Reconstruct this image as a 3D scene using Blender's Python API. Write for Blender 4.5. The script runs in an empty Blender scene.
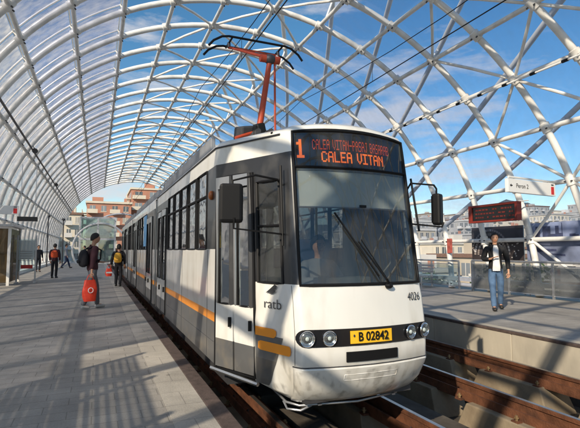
import bpy, bmesh, math, random
from mathutils import Vector, Matrix
C = bpy.context; scn = C.scene; col = scn.collection
PI = math.pi; R_ = math.radians
random.seed(7)

# ------------------------------------------------------------------ camera, world, sun, exposure
cam_d = bpy.data.cameras.new('camera'); cam = bpy.data.objects.new('camera', cam_d); col.objects.link(cam)
cam_d.sensor_fit = 'HORIZONTAL'; cam_d.sensor_width = 36.0; cam_d.lens = 36.0 * 460 / 580
cam_d.clip_start = 0.05; cam_d.clip_end = 9000
cam.location = (0, 0, 1.42)
cam.rotation_euler = (R_(90 + 4.474), 0, -R_(22.699))
scn.camera = cam

SUN_EL = 29.0; SUN_AZ = (-0.77, -0.64)            # the sun stands behind the camera, to the left
w = bpy.data.worlds.new("World"); scn.world = w; w.use_nodes = True
nt = w.node_tree; nt.nodes.clear()
wo = nt.nodes.new('ShaderNodeOutputWorld'); bg = nt.nodes.new('ShaderNodeBackground')
sky = nt.nodes.new('ShaderNodeTexSky'); sky.sky_type = 'NISHITA'; sky.sun_disc = False
sky.sun_elevation = R_(SUN_EL); sky.sun_rotation = math.atan2(SUN_AZ[0], SUN_AZ[1]) % (2 * PI)
sky.altitude = 100; sky.air_density = 1.0; sky.dust_density = 0.4; sky.ozone_density = 1.3
bg.inputs['Strength'].default_value = 0.145
tcw = nt.nodes.new('ShaderNodeTexCoord'); mpw = nt.nodes.new('ShaderNodeMapping')
mpw.inputs['Scale'].default_value = (1.7, 1.7, 6.5)
nzw = nt.nodes.new('ShaderNodeTexNoise'); nzw.inputs['Scale'].default_value = 1.9; nzw.inputs['Detail'].default_value = 9
nzw.inputs['Roughness'].default_value = 0.62
crw = nt.nodes.new('ShaderNodeValToRGB'); crw.color_ramp.elements[0].position = 0.53; crw.color_ramp.elements[1].position = 0.68
crw.color_ramp.elements[1].color = (0.80, 0.80, 0.80, 1)
mxw = nt.nodes.new('ShaderNodeMix'); mxw.data_type = 'RGBA'; mxw.inputs['B'].default_value = (5.2, 5.1, 5.2, 1)
L = nt.links.new
L(tcw.outputs['Generated'], mpw.inputs['Vector']); L(mpw.outputs[0], nzw.inputs['Vector'])
L(nzw.outputs['Fac'], crw.inputs['Fac']); L(crw.outputs['Color'], mxw.inputs['Factor'])
hsw = nt.nodes.new('ShaderNodeHueSaturation'); hsw.inputs['Hue'].default_value = 0.492; hsw.inputs['Saturation'].default_value = 1.30
L(sky.outputs['Color'], hsw.inputs['Color']); L(hsw.outputs['Color'], mxw.inputs['A'])
L(mxw.outputs['Result'], bg.inputs['Color']); L(bg.outputs[0], wo.inputs['Surface'])

sd = bpy.data.lights.new('sun', 'SUN'); sd.energy = 4.9; sd.angle = R_(0.53); sd.color = (1.0, 0.87, 0.68)
sun = bpy.data.objects.new('sun', sd); col.objects.link(sun); sun.location = (-30, -30, 40)
_h = Vector((SUN_AZ[0], SUN_AZ[1], 0)).normalized()
_dir = Vector((_h.x * math.cos(R_(SUN_EL)), _h.y * math.cos(R_(SUN_EL)), math.sin(R_(SUN_EL))))
sun.rotation_euler = _dir.to_track_quat('Z', 'Y').to_euler()
scn.view_settings.view_transform = 'Standard'; scn.view_settings.look = 'None'
scn.view_settings.exposure = 0.0; scn.view_settings.gamma = 1; scn.view_settings.use_curve_mapping = False
scn.render.engine = 'CYCLES'
scn.cycles.max_bounces = 8; scn.cycles.transparent_max_bounces = 24
scn.render.film_transparent = False

# ------------------------------------------------------------------ materials
def mat(name, color, rough=0.6, metal=0.0, var=0.0, vscale=4.0, bump=0.0, bscale=30.0, spec=0.5, emit=None, estr=1.0,
        stain=None, stain_scale=1.0, stain_amt=0.5, coat=0.0, stretch=(1, 1, 1)):
    m = bpy.data.materials.new(name); m.use_nodes = True
    n = m.node_tree; b = n.nodes['Principled BSDF']
    b.inputs['Base Color'].default_value = (*color, 1); b.inputs['Roughness'].default_value = rough
    b.inputs['Metallic'].default_value = metal; b.inputs['Specular IOR Level'].default_value = spec
    if coat: b.inputs['Coat Weight'].default_value = coat; b.inputs['Coat Roughness'].default_value = 0.08
    if emit: b.inputs['Emission Color'].default_value = (*emit, 1); b.inputs['Emission Strength'].default_value = estr
    tc = n.nodes.new('ShaderNodeTexCoord'); mp = n.nodes.new('ShaderNodeMapping'); mp.inputs['Scale'].default_value = stretch
    n.links.new(tc.outputs['Object'], mp.inputs['Vector'])
    src = None
    if var:
        nz = n.nodes.new('ShaderNodeTexNoise'); nz.inputs['Scale'].default_value = vscale; nz.inputs['Detail'].default_value = 6
        n.links.new(mp.outputs[0], nz.inputs['Vector'])
        mr = n.nodes.new('ShaderNodeMapRange'); mr.inputs['From Min'].default_value = 0.3; mr.inputs['From Max'].default_value = 0.7
        mr.inputs['To Min'].default_value = 1 - var; mr.inputs['To Max'].default_value = 1 + var
        n.links.new(nz.outputs['Fac'], mr.inputs['Value'])
        mx = n.nodes.new('ShaderNodeMix'); mx.data_type = 'RGBA'; mx.blend_type = 'MULTIPLY'; mx.inputs['Factor'].default_value = 1
        mx.inputs['A'].default_value = (*color, 1); n.links.new(mr.outputs[0], mx.inputs['B']); src = mx.outputs['Result']
    if stain:
        ns = n.nodes.new('ShaderNodeTexNoise'); ns.inputs['Scale'].default_value = stain_scale; ns.inputs['Detail'].default_value = 8
        n.links.new(mp.outputs[0], ns.inputs['Vector'])
        cr = n.nodes.new('ShaderNodeValToRGB'); cr.color_ramp.elements[0].position = 0.5; cr.color_ramp.elements[1].position = 0.72
        cr.color_ramp.elements[1].color = (stain_amt,) * 3 + (1,)
        n.links.new(ns.outputs['Fac'], cr.inputs['Fac'])
        m2 = n.nodes.new('ShaderNodeMix'); m2.data_type = 'RGBA'; m2.inputs['B'].default_value = (*stain, 1)
        n.links.new(cr.outputs['Color'], m2.inputs['Factor'])
        if src: n.links.new(src, m2.inputs['A'])
        else: m2.inputs['A'].default_value = (*color, 1)
        src = m2.outputs['Result']
    if src: n.links.new(src, b.inputs['Base Color'])
    if bump:
        nb = n.nodes.new('ShaderNodeTexNoise'); nb.inputs['Scale'].default_value = bscale; nb.inputs['Detail'].default_value = 5
        n.links.new(mp.outputs[0], nb.inputs['Vector'])
        bp = n.nodes.new('ShaderNodeBump'); bp.inputs['Strength'].default_value = bump; bp.inputs['Distance'].default_value = 0.02
        n.links.new(nb.outputs['Fac'], bp.inputs['Height']); n.links.new(bp.outputs[0], b.inputs['Normal'])
    return m

def glass(name, tint=(0.8, 0.85, 0.9), gloss=0.12, dust=0.0, dust_col=(0.75, 0.75, 0.8), rough=0.03, streak=(1, 1, 1), dscale=1.5, wavy=0.0, dmin=0.35, lo=0.35, hi=0.68):
    m = bpy.data.materials.new(name); m.use_nodes = True; n = m.node_tree; n.nodes.clear()
    o = n.nodes.new('ShaderNodeOutputMaterial'); t = n.nodes.new('ShaderNodeBsdfTransparent'); t.inputs[0].default_value = (*tint, 1)
    g = n.nodes.new('ShaderNodeBsdfGlossy'); g.inputs['Roughness'].default_value = rough; g.inputs['Color'].default_value = (0.95, 0.97, 1, 1)
    lw = n.nodes.new('ShaderNodeLayerWeight'); lw.inputs['Blend'].default_value = 0.5
    fr = n.nodes.new('ShaderNodeMath'); fr.operation = 'POWER'; fr.inputs[1].default_value = 4.0
    n.links.new(lw.outputs['Facing'], fr.inputs[0])
    ad = n.nodes.new('ShaderNodeMath'); ad.operation = 'MULTIPLY_ADD'; ad.inputs[1].default_value = 0.75 if gloss > 0 else 0.0; ad.inputs[2].default_value = gloss; ad.use_clamp = True
    n.links.new(fr.outputs[0], ad.inputs[0])
    mx = n.nodes.new('ShaderNodeMixShader'); n.links.new(ad.outputs[0], mx.inputs['Fac']); n.links.new(t.outputs[0], mx.inputs[1]); n.links.new(g.outputs[0], mx.inputs[2])
    tc = n.nodes.new('ShaderNodeTexCoord'); mp = n.nodes.new('ShaderNodeMapping'); mp.inputs['Scale'].default_value = streak
    n.links.new(tc.outputs['Object'], mp.inputs['Vector'])
    if wavy:
        nb = n.nodes.new('ShaderNodeTexNoise'); nb.inputs['Scale'].default_value = 2.5; n.links.new(tc.outputs['Object'], nb.inputs['Vector'])
        bp = n.nodes.new('ShaderNodeBump'); bp.inputs['Strength'].default_value = wavy; bp.inputs['Distance'].default_value = 0.05
        n.links.new(nb.outputs['Fac'], bp.inputs['Height']); n.links.new(bp.outputs[0], g.inputs['Normal'])
    out = mx.outputs[0]
    if dust:
        nz = n.nodes.new('ShaderNodeTexNoise'); nz.inputs['Scale'].default_value = dscale; nz.inputs['Detail'].default_value = 8
        n.links.new(mp.outputs[0], nz.inputs['Vector'])
        mr = n.nodes.new('ShaderNodeMapRange'); mr.inputs['From Min'].default_value = lo; mr.inputs['From Max'].default_value = hi
        mr.inputs['To Min'].default_value = dust * dmin; mr.inputs['To Max'].default_value = dust
        n.links.new(nz.outputs['Fac'], mr.inputs['Value'])
        d1 = n.nodes.new('ShaderNodeBsdfDiffuse'); d1.inputs[0].default_value = (*dust_col, 1)
        d2 = n.nodes.new('ShaderNodeBsdfTranslucent'); d2.inputs[0].default_value = (*dust_col, 1)
        dm = n.nodes.new('ShaderNodeMixShader'); dm.inputs[0].default_value = 0.5
        n.links.new(d1.outputs[0], dm.inputs[1]); n.links.new(d2.outputs[0], dm.inputs[2])
        m2 = n.nodes.new('ShaderNodeMixShader'); n.links.new(mr.outputs[0], m2.inputs[0]); n.links.new(out, m2.inputs[1]); n.links.new(dm.outputs[0], m2.inputs[2])
        out = m2.outputs[0]
    n.links.new(out, o.inputs['Surface'])
    return m

def paving(name, base, joint, bw=0.6, bh=0.3, rot=0.0):
    m = bpy.data.materials.new(name); m.use_nodes = True; n = m.node_tree; b = n.nodes['Principled BSDF']
    tc = n.nodes.new('ShaderNodeTexCoord'); mp = n.nodes.new('ShaderNodeMapping'); mp.inputs['Rotation'].default_value = (0, 0, rot)
    n.links.new(tc.outputs['Object'], mp.inputs['Vector'])
    br = n.nodes.new('ShaderNodeTexBrick'); br.inputs['Scale'].default_value = 1.0; br.inputs['Brick Width'].default_value = bw
    br.inputs['Row Height'].default_value = bh; br.inputs['Mortar Size'].default_value = 0.005; br.offset = 0.5
    br.inputs['Color1'].default_value = (*[c * 0.94 for c in base], 1); br.inputs['Color2'].default_value = (*[c * 1.05 for c in base], 1)
    br.inputs['Mortar'].default_value = (*joint, 1); br.inputs['Mortar Smooth'].default_value = 0.3
    n.links.new(mp.outputs[0], br.inputs['Vector'])
    nz = n.nodes.new('ShaderNodeTexNoise'); nz.inputs['Scale'].default_value = 0.9; nz.inputs['Detail'].default_value = 9; nz.inputs['Roughness'].default_value = 0.65
    n.links.new(tc.outputs['Object'], nz.inputs['Vector'])
    mr = n.nodes.new('ShaderNodeMapRange'); mr.inputs['From Min'].default_value = 0.3; mr.inputs['From Max'].default_value = 0.7
    mr.inputs['To Min'].default_value = 0.60; mr.inputs['To Max'].default_value = 1.2
    n.links.new(nz.outputs['Fac'], mr.inputs['Value'])
    mx = n.nodes.new('ShaderNodeMix'); mx.data_type = 'RGBA'; mx.blend_type = 'MULTIPLY'; mx.inputs['Factor'].default_value = 1
    n.links.new(br.outputs['Color'], mx.inputs['A']); n.links.new(mr.outputs[0], mx.inputs['B'])
    n2 = n.nodes.new('ShaderNodeTexNoise'); n2.inputs['Scale'].default_value = 60; n2.inputs['Detail'].default_value = 3
    n.links.new(tc.outputs['Object'], n2.inputs['Vector'])
    m3 = n.nodes.new('ShaderNodeMapRange'); m3.inputs['To Min'].default_value = 0.82; m3.inputs['To Max'].default_value = 1.30
    n.links.new(n2.outputs['Fac'], m3.inputs['Value'])
    mx2 = n.nodes.new('ShaderNodeMix'); mx2.data_type = 'RGBA'; mx2.blend_type = 'MULTIPLY'; mx2.inputs['Factor'].default_value = 1
    n.links.new(mx.outputs['Result'], mx2.inputs['A']); n.links.new(m3.outputs[0], mx2.inputs['B'])
    # small dark gum spots and drips
    vo = n.nodes.new('ShaderNodeTexVoronoi'); vo.inputs['Scale'].default_value = 1.7; n.links.new(tc.outputs['Object'], vo.inputs['Vector'])
    vr = n.nodes.new('ShaderNodeMapRange'); vr.inputs['From Min'].default_value = 0.03; vr.inputs['From Max'].default_value = 0.05
    vr.inputs['To Min'].default_value = 0.55; vr.inputs['To Max'].default_value = 1.0; n.links.new(vo.outputs['Distance'], vr.inputs['Value'])
    mx3 = n.nodes.new('ShaderNodeMix'); mx3.data_type = 'RGBA'; mx3.blend_type = 'MULTIPLY'; mx3.inputs['Factor'].default_value = 1
    n.links.new(mx2.outputs['Result'], mx3.inputs['A']); n.links.new(vr.outputs[0], mx3.inputs['B'])
    n.links.new(mx3.outputs['Result'], b.inputs['Base Color'])
    rr = n.nodes.new('ShaderNodeMapRange'); rr.inputs['To Min'].default_value = 0.5; rr.inputs['To Max'].default_value = 0.85
    n.links.new(nz.outputs['Fac'], rr.inputs['Value']); n.links.new(rr.outputs[0], b.inputs['Roughness'])
    bp = n.nodes.new('ShaderNodeBump'); bp.inputs['Strength'].default_value = 0.35; bp.inputs['Distance'].default_value = 0.01
    ma = n.nodes.new('ShaderNodeMath'); ma.operation = 'MULTIPLY_ADD'; ma.inputs[1].default_value = -0.6
    n.links.new(br.outputs['Fac'], ma.inputs[0]); n.links.new(n2.outputs['Fac'], ma.inputs[2])
    n.links.new(ma.outputs[0], bp.inputs['Height']); n.links.new(bp.outputs[0], b.inputs['Normal'])
    return m

M = {}
M['steel_white'] = mat('painted steel', (0.78, 0.77, 0.74), 0.26, 0.0, var=0.07, vscale=3, stain=(0.42, 0.40, 0.37), stain_scale=2.0, stain_amt=0.55, spec=0.6, bump=0.05, bscale=8)
M['steel_outer'] = mat('outer steel', (0.72, 0.71, 0.69), 0.4, 0.0, var=0.08)
M['glass_left'] = glass('dusty canopy glass', (0.66, 0.70, 0.88), 0.04, 0.58, (0.70, 0.69, 0.70), 0.1, (0.5, 4, 4), 1.2)
M['glass_low'] = glass('dustier canopy glass', (0.62, 0.64, 0.74), 0.04, 0.75, (0.78, 0.76, 0.72), 0.1, (0.5, 4, 4), 1.2)
M['grime'] = glass('grime film', (1, 1, 1), 0.0, 0.34, (0.16, 0.13, 0.09), 0.5, (2.5, 2.5, .9), 6.0, dmin=0.0, lo=0.50, hi=0.74)
M['glass_right'] = glass('canopy glass', (0.82, 0.87, 0.97), 0.03, 0.13, (0.66, 0.66, 0.74), 0.1, (0.6, 3, 3), 1.2)
M['pave'] = paving('platform pavers', (0.335, 0.312, 0.28), (0.215, 0.20, 0.175), 0.4, 0.2, 0)
M['pave_border'] = paving('edge pavers', (0.42, 0.39, 0.34), (0.28, 0.26, 0.23), 0.4, 0.4, 0)
M['nosing'] = mat('platform nosing', (0.085, 0.06, 0.052), 0.75, var=0.3, vscale=12, bump=0.3, bscale=60)
M['concrete'] = mat('concrete', (0.27, 0.215, 0.145), 0.85, var=0.18, vscale=2.5, bump=0.3, bscale=18, stain=(0.13, 0.09, 0.055), stain_scale=1.6, stain_amt=0.85)
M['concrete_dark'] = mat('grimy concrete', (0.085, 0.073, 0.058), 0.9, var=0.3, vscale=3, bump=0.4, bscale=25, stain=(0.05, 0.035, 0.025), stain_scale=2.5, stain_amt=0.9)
M['concrete_wall'] = mat('platform edge concrete', (0.47, 0.42, 0.335), 0.8, var=0.12, vscale=2, bump=0.2, bscale=12, stain=(0.24, 0.22, 0.19), stain_scale=1.2, stain_amt=0.7, stretch=(1, 1, 0.5))
M['rust'] = mat('rusty steel', (0.15, 0.058, 0.028), 0.75, 0.2, var=0.35, vscale=6, bump=0.4, bscale=40, stain=(0.06, 0.03, 0.02), stain_scale=4, stain_amt=0.8)
M['bolt'] = mat('weathered bolt', (0.30, 0.20, 0.10), 0.5, 0.5, var=0.3)
M['railtop'] = mat('worn rail top', (0.42, 0.40, 0.38), 0.28, 0.9, var=0.15, vscale=8)
M['black'] = mat('black rubber', (0.008, 0.008, 0.009), 0.5, spec=0.22)
M['gloss_black'] = mat('black gloss panel', (0.010, 0.010, 0.012), 0.12, spec=0.6)
M['dark_metal'] = mat('dark grey metal', (0.06, 0.06, 0.065), 0.5, 0.3, var=0.2, vscale=8)
M['tram_white'] = mat('tram white paint', (0.76, 0.75, 0.71), 0.22, var=0.05, vscale=1.4, spec=0.5, coat=0.4, stain=(0.50, 0.46, 0.38), stain_scale=2.2, stain_amt=0.6, stretch=(1.6, 1.6, .5), bump=0.04, bscale=3)
M['tram_grey'] = mat('tram dark grey paint', (0.024, 0.025, 0.028), 0.32, var=0.15, vscale=2.2, coat=0.25, stain=(0.12, 0.115, 0.105), stain_scale=3, stain_amt=0.5)
M['tram_skirt'] = mat('tram skirt grey paint', (0.11, 0.112, 0.115), 0.35, var=0.15, vscale=2.2, coat=0.2, stain=(0.19, 0.165, 0.13), stain_scale=4, stain_amt=0.7)
M['orange'] = mat('orange stripe paint', (0.85, 0.30, 0.015), 0.3, var=0.06, vscale=3, coat=0.3)
M['roof_grey'] = mat('roof grey', (0.25, 0.26, 0.28), 0.45, var=0.12, vscale=2, stain=(0.12, 0.11, 0.1), stain_scale=3, stain_amt=0.5)
M['alu'] = mat('aluminium trim', (0.62, 0.62, 0.62), 0.28, 0.9, var=0.06)
M['grey_metal'] = mat('galvanised steel', (0.42, 0.43, 0.45), 0.38, 0.7, var=0.12, vscale=8)
M['tram_glass'] = glass('tram side glass', (0.45, 0.48, 0.49), 0.42, 0.07, (0.5, 0.5, 0.5), 0.02, wavy=0.06)
M['wind_glass'] = glass('windshield glass', (0.48, 0.51, 0.50), 0.07, 0.13, (0.45, 0.47, 0.47), 0.02, (3, 1, 0.6), 2.5, wavy=0.03)
M['clear_glass'] = glass('clear glass', (0.84, 0.9, 0.9), 0.08, 0.12, (0.6, 0.62, 0.64))
M['brown_glass'] = glass('brown tinted glass', (0.42, 0.33, 0.2), 0.1, 0.7, (0.20, 0.14, 0.07), dmin=0.8)
M['mirror'] = mat('mirror face', (0.7, 0.72, 0.75), 0.05, 1.0)
M['blind'] = mat('grey sun blind', (0.80, 0.82, 0.80), 0.7, var=0.04)
M['led'] = mat('orange led', (0.9, 0.2, 0.02), 0.5, emit=(1.0, 0.16, 0.015), estr=1.5)
M['led_dim'] = mat('dim orange led', (0.7, 0.1, 0.01), 0.5, emit=(1.0, 0.085, 0.01), estr=0.75)
M['led_red'] = mat('red led', (0.13, 0.02, 0.015), 0.5, emit=(1.0, 0.06, 0.03), estr=0.03)
M['lamp_amber'] = mat('amber lamp', (0.35, 0.10, 0.02), 0.3)
M['plate'] = mat('yellow plate', (0.88, 0.50, 0.02), 0.4)
M['lens'] = mat('headlight bowl', (0.60, 0.61, 0.63), 0.16, 0.9, spec=0.8, bump=0.25, bscale=40)
M['chrome'] = mat('chrome reflector', (0.8, 0.8, 0.8), 0.12, 1.0)
M['panto_red'] = mat('pantograph red paint', (0.42, 0.055, 0.018), 0.5, var=0.2, vscale=8)
M['interior'] = mat('cab interior grey', (0.14, 0.15, 0.15), 0.8)
M['interior_light'] = mat('interior panels', (0.30, 0.31, 0.30), 0.7)
M['seat_blue'] = mat('seat fabric', (0.04, 0.06, 0.13), 0.9)
M['yellow'] = mat('yellow handrail', (0.8, 0.55, 0.03), 0.4)
M['poster_blue'] = mat('blue poster', (0.10, 0.30, 0.55), 0.5, var=0.3, vscale=6)
M['sign_white'] = mat('white sign', (0.80, 0.80, 0.79), 0.4, var=0.03)
M['sign_red'] = mat('red sign', (0.55, 0.02, 0.02), 0.4)
M['poster_red'] = mat('faded red poster', (0.40, 0.09, 0.07), 0.6, var=0.3, vscale=9)
M['frame_red'] = mat('dark red frame', (0.24, 0.03, 0.018), 0.45, var=0.1)
M['brick'] = mat('orange red render', (0.46, 0.22, 0.15), 0.85, var=0.12, vscale=0.6)  # desaturated and lightened: distance haze is mixed into the colour
M['cream'] = mat('cream render', (0.66, 0.59, 0.48), 0.85, var=0.08, vscale=0.4)
M['render_grey'] = mat('pale grey render', (0.42, 0.41, 0.40), 0.85, var=0.1, vscale=0.3)  # the grey, beige and white renders are lightened, aerial haze painted in
M['render_beige'] = mat('beige render', (0.50, 0.44, 0.35), 0.85, var=0.1, vscale=0.3)
M['render_white'] = mat('off white render', (0.62, 0.60, 0.57), 0.85, var=0.08, vscale=0.3)
M['roof_tile'] = mat('roof', (0.20, 0.12, 0.09), 0.85, var=0.2)
M['win_dark'] = mat('window glass far', (0.10, 0.115, 0.13), 0.15, spec=0.8)  # glass tone lifted to carry the far haze in its colour
M['win_mid'] = mat('window glass pale', (0.22, 0.25, 0.28), 0.12, spec=0.8)
M['win_curtain'] = mat('curtained window', (0.38, 0.36, 0.32), 0.4)
M['skin'] = mat('skin', (0.50, 0.27, 0.17), 0.55)
M['hair_dark'] = mat('dark hair', (0.014, 0.010, 0.008), 0.6, bump=0.5, bscale=90)
M['shirt_white'] = mat('white shirt', (0.78, 0.78, 0.78), 0.8, bump=0.3, bscale=14)
M['jacket_black'] = mat('black jacket', (0.010, 0.010, 0.012), 0.8, bump=0.5, bscale=10)
M['jeans'] = mat('blue jeans', (0.075, 0.14, 0.25), 0.85, var=0.3, vscale=7, bump=0.5, bscale=12)
M['maroon'] = mat('dark maroon jacket', (0.045, 0.010, 0.016), 0.8, bump=0.5, bscale=10)
M['trouser_grey'] = mat('grey trousers', (0.12, 0.125, 0.14), 0.85, bump=0.5, bscale=12)
M['cloth_black'] = mat('black cloth', (0.014, 0.014, 0.018), 0.85, bump=0.4, bscale=12)
M['cloth_grey'] = mat('grey cloth', (0.25, 0.26, 0.29), 0.85)
M['cloth_navy'] = mat('navy cloth', (0.02, 0.03, 0.07), 0.85)
M['vest_orange'] = mat('orange red vest', (0.75, 0.10, 0.03), 0.8)
M['backpack_yellow'] = mat('yellow backpack', (0.75, 0.40, 0.04), 0.75, var=0.15, vscale=8)
M['bag_red'] = mat('red plastic bag', (0.80, 0.055, 0.02), 0.4, var=0.12, vscale=8, bump=0.7, bscale=12)
M['shoe'] = mat('dark shoes', (0.02, 0.018, 0.016), 0.5)
M['shoe_light'] = mat('grey trainers', (0.45, 0.45, 0.43), 0.6)
M['eye'] = mat('eye dark', (0.02, 0.015, 0.01), 0.3)
M['grass'] = mat('city ground', (0.16, 0.155, 0.13), 0.95, var=0.3, vscale=0.05)
M['hill'] = mat('wooded hill', (0.055, 0.075, 0.085), 0.95, var=0.3, vscale=0.02)  # bluish cast puts the distance haze into the hill colour
M['leaf'] = mat('leaves', (0.05, 0.085, 0.03), 0.8, var=0.35, vscale=2)
M['bark'] = mat('bark', (0.08, 0.06, 0.045), 0.9, bump=0.5)
M['lamp_tube'] = mat('tube lamp cover', (0.82, 0.82, 0.8), 0.3)

# ------------------------------------------------------------------ helpers
WORLD = {}
def wloc(o):
    v = Vector((0, 0, 0))
    while o: v += Vector(o.location); o = o.parent
    return v
class MB:
    def __init__(s): s.v = []; s.f = []; s.m = []; s.mats = []
    def mi(s, m):
        m = M[m] if isinstance(m, str) else m
        if m not in s.mats: s.mats.append(m)
        return s.mats.index(m)
    def face(s, pts, m):
        b = len(s.v); s.v += [tuple(p) for p in pts]; s.f.append(tuple(range(b, b + len(pts)))); s.m.append(s.mi(m)); return s
    def mesh(s, vs, fs, m):
        b = len(s.v); s.v += [tuple(p) for p in vs]; k = s.mi(m)
        for f in fs: s.f.append(tuple(i + b for i in f)); s.m.append(k)
        return s
    def box(s, x0, x1, y0, y1, z0, z1, m, rz=0.0, piv=None):
        vs = [(x, y, z) for z in (z0, z1) for y in (y0, y1) for x in (x0, x1)]
        if rz:
            cx, cy = piv or ((x0 + x1) / 2, (y0 + y1) / 2); c, sn = math.cos(rz), math.sin(rz)
            vs = [(cx + (x - cx) * c - (y - cy) * sn, cy + (x - cx) * sn + (y - cy) * c, z) for x, y, z in vs]
        return s.mesh(vs, [(0, 2, 3, 1), (4, 5, 7, 6), (0, 1, 5, 4), (2, 6, 7, 3), (0, 4, 6, 2), (1, 3, 7, 5)], m)
    def obox(s, c, ax, ay, az, m):      # box from centre and half axis vectors
        c = Vector(c); ax, ay, az = Vector(ax), Vector(ay), Vector(az)
        vs = [c + ax * i + ay * j + az * k for k in (-1, 1) for j in (-1, 1) for i in (-1, 1)]
        return s.mesh(vs, [(0, 2, 3, 1), (4, 5, 7, 6), (0, 1, 5, 4), (2, 6, 7, 3), (0, 4, 6, 2), (1, 3, 7, 5)], m)
    def tube(s, pts, r, m, n=8, closed=False, cap=True, squash=None):
        pts = [Vector(p) for p in pts]; rs = r if isinstance(r, (list, tuple)) else [r] * len(pts)
        vs = []; fs = []; prev = None
        for i, p in enumerate(pts):
            if closed: d = pts[(i + 1) % len(pts)] - pts[i - 1]
            elif i == 0: d = pts[1] - pts[0]
            elif i == len(pts) - 1: d = pts[-1] - pts[-2]
            else: d = (pts[i + 1] - p).normalized() + (p - pts[i - 1]).normalized()
            d = d.normalized()
            if prev is None:
                a = Vector((0, 0, 1)) if abs(d.z) < 0.9 else Vector((1, 0, 0)); u = d.cross(a).normalized()
            else: u = (prev - d * prev.dot(d)).normalized()
            prev = u; vv = d.cross(u)
            for k in range(n):
                a = 2 * PI * k / n; vs.append(p + (u * math.cos(a) + vv * math.sin(a)) * rs[i])
        N = len(pts)
        for i in range(N if closed else N - 1):
            for k in range(n):
                a = i * n + k; b = i * n + (k + 1) % n; c = ((i + 1) % N) * n + (k + 1) % n; d_ = ((i + 1) % N) * n + k
                fs.append((a, b, c, d_))
        if cap and not closed: fs.append(tuple(range(n))[::-1]); fs.append(tuple((N - 1) * n + k for k in range(n)))
        return s.mesh(vs, fs, m)
    def ell(s, c, r, m, nu=12, nv=8):
        vs = []; fs = []; c = Vector(c)
        for j in range(nv + 1):
            t = PI * j / nv
            for i in range(nu):
                a = 2 * PI * i / nu; vs.append(c + Vector((r[0] * math.sin(t) * math.cos(a), r[1] * math.sin(t) * math.sin(a), r[2] * math.cos(t))))
        for j in range(nv):
            for i in range(nu): fs.append((j * nu + i, (j + 1) * nu + i, (j + 1) * nu + (i + 1) % nu, j * nu + (i + 1) % nu))
        return s.mesh(vs, fs, m)
    def prism(s, poly, y0, y1, m):      # polygon in x,z pushed along y
        n = len(poly); vs = [(x, y0, z) for x, z in poly] + [(x, y1, z) for x, z in poly]
        fs = [tuple(range(n)), tuple(range(2 * n - 1, n - 1, -1))] + [(i, i + n, (i + 1) % n + n, (i + 1) % n) for i in range(n)]
        return s.mesh(vs, fs, m)
    def build(s, name, parent=None, smooth=None, bevel=0.0, local=False, merge=False):
        me = bpy.data.meshes.new(name)
        off = Vector((0, 0, 0)) if (local or parent is None) else wloc(parent)
        me.from_pydata([(x - off.x, y - off.y, z - off.z) for x, y, z in s.v], [], s.f)
        for m in s.mats: me.materials.append(m)
        for p, k in zip(me.polygons, s.m): p.material_index = k
        bm = bmesh.new(); bm.from_mesh(me)
        if merge: bmesh.ops.remove_doubles(bm, verts=bm.verts, dist=0.0004)
        bmesh.ops.recalc_face_normals(bm, faces=bm.faces); bm.to_mesh(me); bm.free()
        if smooth is not None:
            for p in me.polygons: p.use_smooth = True
            me.set_sharp_from_angle(angle=R_(smooth))
        o = bpy.data.objects.new(name, me); col.objects.link(o)
        if parent: o.parent = parent
        if bevel:
            b = o.modifiers.new('bevel', 'BEVEL'); b.width = bevel; b.segments = 2; b.limit_method = 'ANGLE'
        return o
def tag(o, label=None, cat=None, group=None, kind=None):
    if label: o['label'] = label
    if cat: o['category'] = cat
    if group: o['group'] = group
    if kind: o['kind'] = kind
    return o
def empty(name, loc, label, cat, group=None, rz=0.0):
    o = bpy.data.objects.new(name, None); col.objects.link(o); o.location = loc; o.rotation_euler = (0, 0, rz)
    o.empty_display_size = 0.3
    return tag(o, label, cat, group)
def copy_tree(o, parent=None):
    c = o.copy(); col.objects.link(c); c.parent = parent
    for ch in o.children: copy_tree(ch, c)
    return c
def text_mesh(txt, size, m, name, parent, mtx, sx=1.0, thick=0.001, align='CENTER', bold=0.0):
    cu = bpy.data.curves.new(name, 'FONT'); cu.body = txt; cu.size = size; cu.extrude = thick; cu.offset = bold; cu.align_x = align; cu.align_y = 'CENTER'
    t = bpy.data.objects.new('tmp_text', cu); col.objects.link(t)
    dg = C.evaluated_depsgraph_get(); me = bpy.data.meshes.new_from_object(t.evaluated_get(dg))
    bpy.data.objects.remove(t); me.name = name
    off = wloc(parent) if parent else Vector((0, 0, 0))
    me.transform(Matrix.Diagonal((sx, 1, 1, 1))); me.transform(mtx); me.transform(Matrix.Translation(-off))
    me.materials.clear(); me.materials.append(M[m])
    o = bpy.data.objects.new(name, me); col.objects.link(o)
    if parent: o.parent = parent
    return o
def face_mtx(loc, right, up):           # text plane: right and up vectors
    r = Vector(right).normalized(); n = r.cross(Vector(up)).normalized(); u = n.cross(r)
    m = Matrix((r, u, n)).transposed().to_4x4(); m.translation = Vector(loc); return m

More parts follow.
